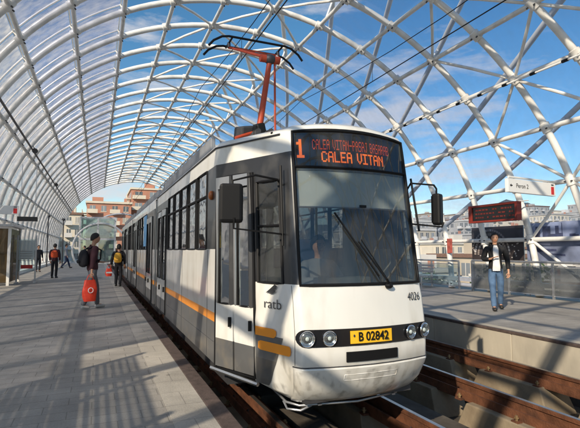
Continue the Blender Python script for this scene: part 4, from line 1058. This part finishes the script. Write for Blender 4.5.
    for j in range(nv + 1):
        for i in range(nu):
            a = 2 * PI * i / nu; fr = math.sin(a)       # +1 = front
            lim = 1.30 - .42 * max(0, fr) ** .7 + .72 * max(0, -fr) + (.35 if long_hair and fr < .35 else 0) + .22 * (1 - abs(fr)) + .05 * math.sin(5 * a)
            tt = lim * j / nv; rr = 1 + .03 * math.sin(7 * a + 3 * tt)
            vs.append(hd_ + Vector((.086 * rr * math.sin(tt) * math.cos(a), .104 * rr * math.sin(tt) * math.sin(a) - .004, .003 + .125 * rr * math.cos(tt))))
    for j in range(nv):
        for i in range(nu): fs.append((j * nu + i, j * nu + (i + 1) % nu, (j + 1) * nu + (i + 1) % nu, (j + 1) * nu + i))
    b.mesh(vs, fs, hair); hr = b.build('hair', t, local=True, smooth=180, merge=True); hr.modifiers.new('t', 'SOLIDIFY').thickness = .012
    for sg in (-1, 1):
        MB().ell(hd_ + Vector((sg * .032, .094, .004)), (.011, .007, .006), 'eye', 8, 5).build('eye', t, local=True, smooth=60)
        MB().tube([hd_ + Vector((sg * .016, .101, .024)), hd_ + Vector((sg * .050, .085, .022))], .004, 'hair_dark', 5).build('eyebrow', t, local=True)
    MB().tube([hd_ + Vector((-.022, .083, -.060)), hd_ + Vector((0, .090, -.059)), hd_ + Vector((.022, .083, -.060))], .005, 'panto_red', 5).build('mouth', t, local=True)
    return t, J

# man walking on the right platform
pose = dict(hipL=(-.09, 0, .92), kneeL=(-.10, -.03, .50), ankL=(-.11, -.20, .12), toeL=(-.12, -.06, .045),
            kneeR=(.09, .12, .51), ankR=(.08, .17, .09), toeR=(.08, .34, .04),
            elR=(.25, -.05, 1.16), wrR=(.13, .17, 1.17), haR=(.07, .21, 1.20), elL=(-.27, -.06, 1.15), wrL=(-.27, .02, .91), haL=(-.27, .05, .83))
person((8.80, 8.31, 0), (-.62, -.78), 'man in open black jacket, white shirt and blue jeans walking on the right platform', pose, 'jacket_black', 'jeans', 'shoe', shirt='shirt_white', scale=1.03)
# man with red bag, left platform
pose = dict(kneeL=(-.09, .13, .51), ankL=(-.09, .16, .09), toeL=(-.10, .33, .04), kneeR=(.10, -.04, .50), ankR=(.10, -.22, .11), toeR=(.11, -.08, .04),
            head=(0, .05, 1.64), top=(0, .035, 1.705), chin=(0, .03, 1.555), elR=(.26, -.07, 1.14), wrR=(.29, -.10, .90), haR=(.30, -.11, .83),
            elL=(-.22, .05, 1.15), wrL=(-.15, .24, 1.08), haL=(-.12, .31, 1.08))
pm, J = person((-.09, 12.27, 0), (.93, .30), 'man in dark maroon jacket and grey trousers carrying a black backpack on the left platform', pose, 'maroon', 'trouser_grey', 'shoe_light', scale=1.035, bulk=1.06)
def backpack(loc, rz, m_, label, s=1.0):
    t = empty('backpack', loc, label, 'backpack', None, rz); t.scale = (s,) * 3
    pts = [(0, 0, -.20), (0, -.02, -.08), (0, -.02, .08), (0, .0, .20)]
    skin_mesh('pack', [Vector(p) for p in pts], [(0, 1), (1, 2), (2, 3)], [(.14, .09), (.155, .12), (.145, .11), (.10, .06)], m_, t, 2)
    skin_mesh('pocket', [Vector((0, -.12, -.12)), Vector((0, -.125, -.02))], [(0, 1)], [(.10, .04), (.09, .035)], m_, t, 2)
    for sg in (-1, 1): MB().tube([(sg * .09, .05, .20), (sg * .11, .16, .26), (sg * .13, .31, .18), (sg * .14, .30, -.02), (sg * .12, .10, -.16)], .018, 'black', 6).build('strap', t, local=True, smooth=60)
    return t
def carrier(loc, rz, m_, label, w_=.17, h=.36, second=None):
    t = empty('carrier_bag', loc, label, 'bag', None, rz)
    vs = []; fs = []; nz, na = 8, 16
    for j in range(nz + 1):
        z = -h * j / nz; sw = .75 + .3 * math.sin(PI * min(1, j / nz * .9)); dp = .03 + .055 * math.sin(PI * .5 * j / nz)
        for i in range(na):
            a = 2 * PI * i / na; r = 1 + .06 * math.sin(3 * a + j)
            vs.append((w_ * sw * r * math.copysign(abs(math.cos(a)) ** .6, math.cos(a)), dp * r * math.copysign(abs(math.sin(a)) ** .6, math.sin(a)), z))
    for j in range(nz):
        for i in range(na): fs.append((j * na + i, j * na + (i + 1) % na, (j + 1) * na + (i + 1) % na, (j + 1) * na + i))
    fs.append(tuple(nz * na + i for i in range(na)))
    MB().mesh(vs, fs, m_).build('bag', t, local=True, smooth=60)
    for s in (-1, 1): MB().tube([(-.08, s * .02, -.01), (-.04, s * .01, .10), (0, 0, .13), (.04, s * .01, .10), (.08, s * .02, -.01)], .008, m_, 6).build('handle', t, local=True)
    if second:
        MB().box(-w_ * .9, w_ * .9, -.095, -.088, -h * .62, -h * .42, second).build('printed_band', t, local=True)
    return t
fr = math.atan2(-.93, .30)
backpack((-.09 - .93 * .20, 12.27 - .30 * .20, 1.22), fr, 'cloth_black', 'black backpack on the back of the man in the maroon jacket', 1.1)
rgt = Vector((.30, -.93, 0))
bagc = Vector((-.09, 12.27, 0)) + rgt * .30
carrier((bagc.x - .13, bagc.y + .02, .71), .25, 'bag_red', 'bright red carrier bag with pale ring, in the hand of the man in maroon', .155, .50)
bag_ = [o for o in col.objects if o.name.startswith('carrier_bag')][-1]
MB().tube([(.055 * math.cos(a), -.093, -.24 + .06 * math.sin(a)) for a in [2 * PI * i / 12 for i in range(12)]], .010, 'sign_white', 5, closed=True).build('printed_ring', bag_, local=True)
# woman with yellow backpack beside the tram
person((.80, 19.4, 0), (.25, 1), 'person in black clothes wearing a yellow backpack walking beside the tram', dict(kneeL=(-.10, .1, .5), toeL=(-.11, .23, .04), ankL=(-.10, .06, .09), ankR=(.1, -.16, .1), toeR=(.11, 0, .04), elL=(-.26, -.04, 1.13), wrL=(-.30, .02, .88), haL=(-.31, .03, .80)), 'cloth_black', 'cloth_black', 'shoe', scale=.93, bulk=1.12, long_hair=True)
backpack((.80 - .04, 19.4 - .20, 1.12), math.atan2(-.25, 1), 'backpack_yellow', 'yellow backpack worn by the person in black beside the tram', 1.05)
carrier((.45, 19.42, .70), .1, 'bag_red', 'small red carrier bag with a white band held by the person in black', .12, .30, 'sign_white')
person((-1.98, 26.4, 0), (.3, 1), 'person in orange red vest and dark trousers standing on the left platform', dict(), 'maroon', 'cloth_black', 'shoe', scale=.98, bulk=1.08, vest='vest_orange')
person((-2.22, 40.0, 0), (1, .1), 'person in grey coat and dark trousers striding far down the left platform', dict(kneeL=(-.1, .16, .52), ankL=(-.1, .28, .1), toeL=(-.1, .44, .05), ankR=(.1, -.30, .12), toeR=(.1, -.16, .04)), 'cloth_grey', 'cloth_navy', 'shoe', scale=1.06, bulk=1.1)
person((-3.5, 34.0, 0), (.4, -1), 'person in black standing close behind the white board', dict(), 'cloth_black', 'cloth_black', 'shoe', scale=.97, bulk=1.1)
person((-.95, 42.0, 0), (-1, .3), 'person in black beside the glass lift', dict(), 'cloth_black', 'cloth_navy', 'shoe', scale=1.0, bulk=1.05)
# driver
pose = dict(pel=(0, 0, .97), hipL=(-.1, .05, .95), kneeL=(-.12, .42, .95), ankL=(-.12, .45, .55), toeL=(-.12, .55, .5), hipR=(.1, .05, .95), kneeR=(.12, .42, .95), ankR=(.12, .45, .55), toeR=(.12, .55, .5),
            elL=(-.26, .10, 1.22), wrL=(-.12, .36, 1.26), haL=(-.06, .42, 1.27), elR=(.26, .10, 1.22), wrR=(.10, .36, 1.24), haR=(.03, .41, 1.25))
person((TC - .02, 4.90, -.10), (0, -1), 'driver in pale shirt seated at the controls behind the tram windshield', pose, 'cloth_grey', 'cloth_navy', 'shoe', scale=.95)

# ================================================================== PLATFORM FURNITURE
# glazed railing along the right platform
def railing(y0, y1, X, label, panel='clear_glass', zt=1.06, n=None, posts=1.45):
    t = empty('railing', (X, (y0 + y1) / 2, 0), label, 'railing', 'railings along the right platform')
    n = int((y1 - y0) / posts)
    for i in range(n + 1):
        y = lerp(y0, y1, i / n); MB().box(X - .025, X + .025, y - .03, y + .03, 0, zt - .02, 'grey_metal').build('post', t)
    MB().tube([(X, y0, zt), (X, y1, zt)], .032, 'grey_metal', 8).build('handrail', t, smooth=60)
    b = MB(); b.tube([(X, y0, zt - .12), (X, y1, zt - .12)], .014, 'grey_metal', 6); b.tube([(X, y0, .10), (X, y1, .10)], .014, 'grey_metal', 6); b.build('rail_bar', t)
    for i in range(n):
        a, c = lerp(y0, y1, i / n) + .05, lerp(y0, y1, (i + 1) / n) - .05
        MB().box(X - .004, X + .004, a, c, .12, zt - .14, panel).build('panel', t)
M['railing_panel'] = glass('frosted railing glass', (0.55, 0.58, 0.60), 0.06, 0.65, (0.36, 0.37, 0.38))
railing(-3.0, 12.4, 12.05, 'waist high glazed steel railing behind the walking man', 'railing_panel')
railing(13.2, 34.0, 12.2, 'far stretch of the railing seen between the white columns', 'clear_glass', 1.02)
def bench(x, y, label):
    t = empty('bench', (x, y, 0), label, 'bench', 'benches on the right platform')
    b = MB()
    for k in range(4): b.box(x - .22 + .12 * k, x - .13 + .12 * k, y - .8, y + .8, .43, .46, 'grey_metal')
    b.build('seat', t)
    b = MB()
    for k in range(3): b.box(x + .24, x + .27, y - .8, y + .8, .58 + .11 * k, .66 + .11 * k, 'grey_metal')
    b.build('backrest', t)
    for s in (-1, 1): MB().tube([(x - .2, y + s * .65, 0), (x - .2, y + s * .65, .43), (x + .25, y + s * .65, .43), (x + .28, y + s * .65, .85)], .025, 'grey_metal', 6).build('leg', t)
bench(11.3, 14.6, 'grey slatted bench on the right platform between two white columns')
bench(11.3, 19.0, 'grey slatted bench farther back on the right platform, beside the tram mirror')

# hanging platform sign, right
def hanging_sign(c, r, w_, h, txt, label, top_z, arrow=True, redend=True):
    c = Vector(c); r = Vector(r).normalized(); n = Vector((r.y, -r.x, 0)); up = Vector((0, 0, 1))
    t = empty('hanging_sign', c, label, 'sign')
    MB().obox(c, r * w_ / 2, n * .05, up * h / 2, 'sign_white').build('panel', t, bevel=.01)
    if top_z is None:
        MB().tube([c - r * w_ * .46 + up * (h / 2 + .05), c + r * (w_ / 2 + .28) + up * (h / 2 + .05)], .03, 'steel_white', 8).build('bracket', t, smooth=60)
        for s in (-1, 1): MB().tube([c + r * s * w_ * .36 + up * h / 2, c + r * s * w_ * .36 + up * (h / 2 + .05)], .012, 'grey_metal', 6).build('hanger', t)
    else:
        for s in (-1, 1): MB().tube([c + r * s * w_ * .36 + up * h / 2, c + r * s * w_ * .36 + up * (top_z - c.z)], .006, 'steel_outer', 6).build('hanger', t)
    if redend:
        MB().obox(c + r * w_ * .43 + n * .053 - up * .03, r * .065, n * .003, up * h * .30, 'sign_red').build('red_pictogram', t)
        MB().obox(c + r * w_ * .43 + n * .053 + up * h * .36, r * .055, n * .003, up * .018, 'dark_metal').build('grey_mark', t)
    text_mesh(txt, h * .46, 'black', 'sign_text', t, face_mtx(c + n * .054 - r * w_ * .22, r, up))
    b = MB(); a = c - r * w_ * .44 + n * .053
    b.face([a - r * .06, a + up * .045, a + up * .015, a + r * .05 + up * .015, a + r * .05 - up * .015, a - up * .015, a - up * .045], 'black'); b.build('arrow', t)
    return t
hanging_sign((10.86, 8.94, 3.11), (1, .12, 0), 2.10, .36, 'Peron 2', 'white platform sign with a left arrow bracketed out over the right platform', None)
hanging_sign((-3.8, 21.0, 3.0), (1, .1, 0), 1.75, .34, 'Peron 1', 'white hanging sign with a red end over the left platform', 4.2)
b = MB(); t = empty('hanging_display', (-2.5, 20.6, 2.62), 'small dark display box hung above the left platform, next to the white sign', 'display')
MB().box(-2.9, -2.2, 20.5, 20.7, 2.54, 2.72, 'gloss_black').build('case', t, bevel=.01)
for x in (-2.8, -2.3): MB().tube([(x, 20.6, 2.72), (x, 20.6, 4.8)], .012, 'grey_metal', 5).build('hanger', t)
# red framed departure display
t = empty('departure_display', (11.5, 10.85, 2.6), 'dark departure display in a dark red frame above the right platform', 'display')
MB().box(11.44, 11.56, 9.95, 11.78, 2.36, 2.80, 'gloss_black').build('screen', t)
b = MB(); b.box(11.40, 11.60, 9.90, 11.83, 2.80, 2.87, 'frame_red'); b.box(11.40, 11.60, 9.90, 11.83, 2.30, 2.36, 'frame_red'); b.box(11.40, 11.60, 9.90, 9.98, 2.36, 2.80, 'frame_red'); b.box(11.40, 11.60, 11.68, 11.83, 2.36, 2.80, 'frame_red'); b.build('frame', t, bevel=.01)
b = MB()
for k in range(3):
    y = 11.55
    while y > 10.1:
        ln = random.uniform(.04, .12)
        if random.random() < .75: b.box(11.432, 11.44, y - ln, y, 2.44 + k * .12, 2.485 + k * .12, 'led_red')
        y -= ln + .04
b.build('led_text', t)
for y in (10.2, 11.5): MB().tube([(11.55, y, 2.86), (12.25, y, 2.95)], .02, 'steel_white', 6).build('bracket', t)
# photo banners fixed behind the railing
def banner(y0, y1, z0, z1, label, kind):
    X = 12.62; t = empty('banner', (X, (y0 + y1) / 2, z0), label, 'banner', 'printed banners behind the right railing')
    base = mat('banner %s' % kind, (0.045, 0.035, 0.035) if kind == 'arena' else (0.17, 0.20, 0.30), .45, var=.35, vscale=2.0)
    MB().box(X - .012, X + .012, y0, y1, z0, z1, base).build('sheet', t)
    for y in (y0 + .03, y1 - .03): MB().box(X + .012, X + .05, y - .02, y + .02, 0, z1, 'grey_metal').build('post', t)
    rnd = random.Random(5 if kind == 'arena' else 9); b = MB(); h = z1 - z0
    if kind == 'arena':
        cm = mat('banner crowd', (0.32, 0.27, 0.24), .6, var=.4, vscale=30); wm = mat('banner pale', (0.55, 0.52, 0.50), .6)
        for k in range(26):     # curved stands
            a0 = PI * k / 26; a1 = PI * (k + .8) / 26; cy, cz = y1 - (y1 - y0) * .38, z0 + h * .15
            for ri, ro in ((.45, .52), (.58, .66), (.72, .78)):
                pts = [(X - .016, cy + (y1 - y0) * .5 * r * math.cos(a), cz + h * r * math.sin(a)) for a, r in ((a0, ri), (a1, ri), (a1, ro), (a0, ro))]
                if all(y0 < p[1] < y1 and z0 < p[2] < z1 for p in pts): b.face(pts, cm if rnd.random() < .8 else wm)
        for k in range(40):
            y = rnd.uniform(y0 + .1, y1 - .1); z = z0 + h * rnd.uniform(.05, .5); b.face([(X - .0175, y, z), (X - .0175, y + .05, z), (X - .0175, y + .05, z + .03), (X - .0175, y, z + .03)], wm)
    else:
        skm = mat('banner sky', (0.40, 0.43, 0.55), .6, var=.25, vscale=3); dk = mat('banner dark city', (0.05, 0.06, 0.13), .6, var=.4, vscale=8); lt = mat('banner pale shapes', (0.42, 0.44, 0.60), .6, var=.2, vscale=5)
        b.face([(X - .015, y0, z0 + h * .55), (X - .015, y1, z0 + h * .55), (X - .015, y1, z1), (X - .015, y0, z1)], skm)
        y = y0 + .02
        while y < y1 - .25:
            w_ = rnd.uniform(.06, .22); hh_ = rnd.uniform(.58, .72) if rnd.random() < .85 else .9
            b.face([(X - .017, y, z0 + h * .5), (X - .017, y + w_, z0 + h * .5), (X - .017, y + w_, z0 + h * hh_), (X - .017, y, z0 + h * hh_)], dk); y += w_ * rnd.uniform(.8, 1.3)
        for k in range(16):
            y = rnd.uniform(y0 + .1, y1 - .8); z = z0 + h * rnd.uniform(.04, .45); L_ = rnd.uniform(.3, .7)
            b.face([(X - .0165 - k * .0001, y, z), (X - .0165 - k * .0001, y + L_, z + h * rnd.uniform(-.03, .08)), (X - .0165 - k * .0001, y + L_, z + h * .07), (X - .0165 - k * .0001, y, z + h * .05)], lt if k % 2 else dk)
        for k in range(5):
            y = rnd.uniform(y0 + .2, y1 - .2); b.box(X - .019, X - .0155, y, y + .025, z0 + h * .5, z0 + h * .97, dk)
    b.build('picture', t)
banner(10.75, 12.95, 1.08, 2.22, 'dark printed banner with a curved arena picture, behind the walking man', 'arena')
banner(5.6, 10.62, 1.08, 2.26, 'blue grey printed banner with a city and harbour picture, right of the walking man', 'city')
# small red poster between columns
t = tag(MB().box(12.3, 12.33, 13.65, 13.9, 1.3, 1.85, 'poster_red').build('poster'), 'small red poster standing behind the far railing', 'poster')

# left: tinted glass kiosk, information board
t = empty('glass_shelter', (-4.0, 22.6, 0), 'brown tinted glass shelter standing at the left edge of the near platform', 'shelter')
for x, y in ((-3.25, 21.4), (-3.25, 24.0), (-4.7, 21.4), (-4.7, 24.0)): MB().box(x - .05, x + .05, y - .05, y + .05, 0, 2.35, 'steel_white').build('post', t)
b = MB(); b.box(-4.65, -3.30, 21.39, 21.41, .12, 2.28, 'brown_glass'); b.build('glass_panel', t)
b = MB(); b.box(-3.26, -3.24, 21.46, 23.94, .12, 2.28, 'brown_glass'); b.build('glass_panel', t)
MB().box(-4.85, -3.1, 21.2, 24.2, 2.35, 2.45, 'grey_metal').build('roof', t, bevel=.01)
MB().box(-4.6, -4.2, 22.2, 23.6, .42, .47, 'dark_metal').build('bench_seat', t)
t = empty('information_board', (-2.85, 22.8, 0), 'white information board with a red strip on two legs beside the tinted shelter', 'board')
b = MB(); b.box(-3.15, -2.45, 22.78, 22.84, .50, 1.90, 'clear_glass'); b.box(-3.10, -2.50, 22.785, 22.80, 1.0, 1.84, 'sign_white'); b.build('panel', t, bevel=.01)
b = MB(); b.box(-3.0, -2.55, 22.772, 22.779, .62, .78, 'sign_red'); b.build('red_strip', t)
b = MB()
for k in range(5): b.box(-3.05, -2.55 - .1 * random.random(), 22.773, 22.779, .95 + .1 * k, .975 + .1 * k, 'render_grey')
b.build('printed_lines', t)
for x in (-3.15, -2.45): MB().box(x - .03, x + .03, 22.77, 22.85, 0, 2.06, 'grey_metal').build('leg', t); MB().box(x - .05, x + .05, 22.55, 23.05, 0, .04, 'grey_metal').build('foot', t)

# end of the platform: glass lift tower with white hoops
t = empty('glass_lift', (0.1, 53, 0), 'glass lift tower with white frame at the far end of the left platform', 'lift')
x0, x1, y0, y1, zt = -1.65, 1.7, 51.6, 54.4, 4.75
b = MB()
for x in (x0, x1, (x0 + x1) / 2):
    for y in (y0, y1): b.box(x - .08, x + .08, y - .08, y + .08, 0, zt, 'steel_white')
for z in (0.1, 2.55, zt): b.box(x0, x1, y0 - .07, y0 + .07, z - .08, z + .08, 'steel_white'); b.box(x0, x1, y1 - .07, y1 + .07, z - .08, z + .08, 'steel_white'); b.box(x0 - .07, x0 + .07, y0, y1, z - .08, z + .08, 'steel_white'); b.box(x1 - .07, x1 + .07, y0, y1, z - .08, z + .08, 'steel_white')
b.build('frame', t)
M['lift_glass'] = glass('greenish lift glass', (0.62, 0.78, 0.74), 0.22, 0.3, (0.5, 0.55, 0.52))
for i in range(2):
    a, c = (x0 + .08, (x0 + x1) / 2 - .08) if i == 0 else ((x0 + x1) / 2 + .08, x1 - .08)
    for z0_, z1_ in ((.2, 2.45), (2.65, zt - .1)): MB().box(a, c, y0 - .01, y0 + .01, z0_, z1_, 'lift_glass').build('glass_panel', t)
MB().box(-.9, .9, 52.2, 53.8, .1, 2.3, 'grey_metal').build('lift_car', t)
for k, (xc_, yc, r_, zc0, lab) in enumerate(((0.35, 50.6, 2.62, 1.5, 'white steel hoop standing in front of the glass lift'), (2.6, 58.0, 4.4, 1.3, 'second white steel hoop rising behind the tram and the lift'))):
    t = empty('steel_hoop', (xc_, yc, 0), lab, 'hoop', 'white steel hoops at the far end')
    pts = [(xc_ + r_ * math.sin(R_(a)), yc, zc0 + r_ * math.cos(R_(a))) for a in range(-122, 123, 6)]; pts = [p for p in pts if p[2] > 0]
    MB().tube(pts, .10, 'steel_white', 10).build('tube', t, smooth=60)
    for s in (0, -1): p = pts[s]; MB().box(p[0] - .2, p[0] + .2, yc - .2, yc + .2, 0, .05, 'grey_metal').build('foot_plate', t)
for k, (x, y) in enumerate(((-3.9, 44), (-3.0, 48.5), (3.2, 56))):
    t = empty('platform_post', (x, y, 0), ['slim dark post at the left platform edge before the end arch', 'slim dark post just left of the glass lift', 'slim dark post behind the tram'][k], 'post', 'slim dark posts at the far end')
    MB().tube([(x, y, 0), (x, y, 4.2)], [.06, .045], 'dark_metal', 8).build('shaft', t, smooth=60); MB().ell((x, y, 4.3), (.16, .16, .12), 'dark_metal', 10, 6).build('lamp_head', t, smooth=60)

# ================================================================== CITY
NB = [0]
def building(x0, x1, y0, y1, z1, m_, label, floors=6, wx=6, wy=6, balc=0, roofm='render_grey', winframe='render_white', z0=-9.5, cap=96, accents=None):
    t = empty('apartment_building', ((x0 + x1) / 2, (y0 + y1) / 2, z0), label, 'building', 'city buildings beyond the station')
    MB().box(x0, x1, y0, y1, z0, z1, m_).build('wall', t)
    b = MB(); b.box(x0 - .3, x1 + .3, y0 - .3, y1 + .3, z1 + .01, z1 + .5, roofm)
    rnd = random.Random(int(x0 * 7 + y0 * 3)); 
    ro = b.build('roof', t)
    px, py = rnd.uniform(x0 + 1, x1 - 4), rnd.uniform(y0 + 1, max(y0 + 1.1, y1 - 4))
    MB().box(px, px + 2.6, py, py + 2.2, z1 + .5, z1 + 2.3, m_).build('stair_hut', ro)
    for k in range(2):
        cx_, cy_ = rnd.uniform(x0 + .5, x1 - .5), rnd.uniform(y0 + .5, y1 - .5); MB().box(cx_ - .3, cx_ + .3, cy_ - .3, cy_ + .3, z1 + .5, z1 + 1.6, 'brick').build('chimney', ro)
    fh = (z1 - z0) / floors; cnt = 0
    wins = []
    for f in range(floors - 1, -1, -1):
        zb = z0 + fh * f + fh * .32; zt = z0 + fh * f + fh * .80
        for i in range(wy): wins.append(('x', lerp(y0, y1, (i + .5) / wy), zb, zt, (y1 - y0) / wy * .27, f, i))
        for i in range(wx): wins.append(('y', lerp(x0, x1, (i + .5) / wx), zb, zt, (x1 - x0) / wx * .27, f, i))
    for (k, c, zb, zt, hw, f, i) in wins[:cap]:
        b = MB(); j = rnd.uniform(.8, 1.05); gw = rnd.choice(('win_dark', 'win_dark', 'win_mid', 'win_curtain'))
        if k == 'x': b.box(x0 - .03, x0 + .05, c - hw * j, c + hw * j, zb, zt, gw); b.box(x0 - .07, x0 - .002, c - hw * j - .12, c + hw * j + .12, zb - .16, zb, winframe); b.box(x0 - .05, x0 - .031, c - .05, c + .05, zb, zt, winframe)
        else: b.box(c - hw * j, c + hw * j, y0 - .03, y0 + .05, zb, zt, gw); b.box(c - hw * j - .12, c + hw * j + .12, y0 - .07, y0 - .002, zb - .16, zb, winframe); b.box(c - .05, c + .05, y0 - .05, y0 - .031, zb, zt, winframe)
        b.build('window', t)
        if balc and (i % balc == 0):
            b = MB(); w2 = hw * 1.7
            if k == 'x': b.box(x0 - 1.1, x0 - .004, c - w2, c + w2, zb - .55, zb - .38, winframe); b.box(x0 - 1.1, x0 - 1.0, c - w2, c + w2, zb - .38, zb + .42, winframe)
            else: b.box(c - w2, c + w2, y0 - 1.1, y0 - .004, zb - .55, zb - .38, winframe); b.box(c - w2, c + w2, y0 - 1.1, y0 - 1.0, zb - .38, zb + .42, winframe)
            b.build('balcony', t)
# brick red apartment block seen over the tram, and its neighbours at the end of the platform
building(8.0, 34, 128, 150, 17.5, 'brick', 'tall brick red apartment block with cream balconies behind the tram roof', 9, 7, 5, 2, 'cream', 'cream')
building(-2.5, 7.4, 118, 132, 12.5, 'brick', 'lower brick red block with cream balconies left of the tall red block', 8, 4, 4, 2, 'cream', 'cream')
building(-10, -3.4, 112, 128, 9.2, 'cream', 'cream apartment block with small windows left of the red blocks', 7, 4, 4, 2, 'roof_tile', 'render_white')
building(-17, -11.5, 95, 115, 6.0, 'render_beige', 'low beige block at the far left beside the canopy edge', 5, 4, 5, 0, 'roof_tile')
building(36, 60, 140, 165, 15, 'cream', 'cream block with flat roof half hidden by the tram', 8, 6, 5, 2)
building(-40, -26, 60, 84, 9, 'render_grey', 'grey block outside the left glass wall', 6, 4, 6, 0)
building(-44, -28, 20, 48, 10, 'render_white', 'pale block outside the left glass wall, nearer than the grey one', 6, 4, 7, 2)
# city on the right: rows of pale blocks climbing away
cols4 = ['render_grey', 'render_beige', 'render_white', 'cream']
adj = {'render_grey': 'grey', 'render_beige': 'beige', 'render_white': 'off white', 'cream': 'cream'}
def slope_h(D): return -9.5 + max(0, min(1, (D - 95) / 330.0)) * 34
bm = MB(); vs = []; fs = []; NA, ND = 40, 24
for j in range(ND + 1):
    for i in range(NA + 1):
        a = R_(16 + 66 * i / NA); D = 88 + 430 * j / ND; ed_ = min(1, i / 6, (NA - i) / 6)
        vs.append((D * math.sin(a), D * math.cos(a), -9.52 + (slope_h(D) + 9.5) * ed_ + .02 * j))
for j in range(ND):
    for i in range(NA): fs.append((j * (NA + 1) + i, j * (NA + 1) + i + 1, (j + 1) * (NA + 1) + i + 1, (j + 1) * (NA + 1) + i))
bm.mesh(vs, fs, 'grass'); tag(bm.build('city_slope', smooth=180), kind='structure')
rows = [(64, 8, 9.6, 12), (84, 9, 9, 14), (108, 11, 11, 16), (140, 13, 11, 14), (178, 14, 12, 12), (225, 16, 12.5, 10), (285, 19, 13, 10), (350, 22, 14, 8)]
rnd = random.Random(21)
ords = ['nearest', 'second', 'third', 'fourth', 'fifth', 'sixth', 'seventh', 'farthest']
names_ = ['closest to the tram', 'second from the tram', 'third from the tram', 'fourth from the tram', 'fifth from the tram', 'sixth from the tram', 'seventh from the tram', 'eighth from the tram', 'ninth from the tram', 'tenth from the tram', 'eleventh from the tram', 'twelfth from the tram', 'thirteenth from the tram', 'fourteenth from the tram', 'fifteenth from the tram', 'sixteenth from the tram']
for ri, (D, size, ht, cap) in enumerate(rows):
    a = 29.0 + (ri % 3) * 1.3; k = 0
    while a < 61:
        Dj = D * rnd.uniform(.95, 1.05); ar = R_(a); x, y = Dj * math.sin(ar), Dj * math.cos(ar); s_ = size * rnd.uniform(.75, 1.25)
        zb = slope_h(Dj) - 1.0; hh = ht * rnd.uniform(.75, 1.25); zt = zb + hh; m_ = cols4[int(rnd.random() * 4)]
        if ri > 2 and rnd.random() < .05: m_ = 'brick'
        cn = {'brick': 'brick red'}.get(m_) or adj[m_]
        lab = '%s block in the %s row of the right hand city, %s' % (cn, ords[ri], names_[min(k, 15)])
        building(x, x + s_ * rnd.uniform(.8, 1.1), y, y + s_ * rnd.uniform(.8, 1.2), zt, m_, lab, max(3, int(hh / 2.8)), max(4, int(s_ / 2.0)), max(4, int(s_ / 2.0)), rnd.choice((0, 2, 3)), rnd.choice(('render_grey', 'roof_tile', 'render_white')), z0=zb, cap=cap + (22 if ri < 3 else 18))
        a += math.degrees(s_ * 1.22 / Dj) + rnd.uniform(0, .5); k += 1

# trees down in the street, right side and far end
def tree(x, y, h, label, seed):
    rnd = random.Random(seed); t = empty('street_tree', (x, y, -9.5), label, 'tree', 'street trees beyond the station')
    b = MB(); b.tube([(x, y, -9.5), (x + .1, y, -9.5 + h * .3), (x - .1, y + .1, -9.5 + h * .6)], [.28, .2, .1], 'bark', 8)
    for k in range(6):
        a = rnd.uniform(0, 2 * PI); z = -9.5 + h * rnd.uniform(.3, .55); b.tube([(x, y, z), (x + math.cos(a) * h * .15, y + math.sin(a) * h * .15, z + h * .18)], [.1, .03], 'bark', 5)
    b.build('trunk', t, smooth=60)
    b = MB(); cl = [(rnd.uniform(-1, 1) * h * .24, rnd.uniform(-1, 1) * h * .24, h * rnd.uniform(.42, .95)) for _ in range(16)]
    for cx_, cy_, cz_ in cl:
        for _ in range(80):
            d = Vector((rnd.gauss(0, 1), rnd.gauss(0, 1), rnd.gauss(0, 1))).normalized() * (h * .13 * rnd.uniform(.5, 1.1)); c = Vector((x + cx_, y + cy_, -9.5 + cz_)) + d
            u = Vector((rnd.gauss(0, 1), rnd.gauss(0, 1), rnd.gauss(0, 1))).normalized(); v_ = u.orthogonal().normalized(); s = h * .022
            b.face([c + u * s, c + v_ * s, c - u * s, c - v_ * s], 'leaf')
    b.build('crown', t)
tree(34, 30, 9.5, 'leafy tree in the street below the right railing, near the banners', 1)
tree(30, 38, 9.0, 'leafy tree in the street below the far railing, by the tram mirror', 2)
tree(9, 84, 11.5, 'dark leafy tree behind the tram at the far end', 3)
tree(14, 92, 12.0, 'larger dark tree at the foot of the brick red block', 4)
tree(5.5, 78, 10.5, 'small dark tree between the glass lift and the tram', 5)
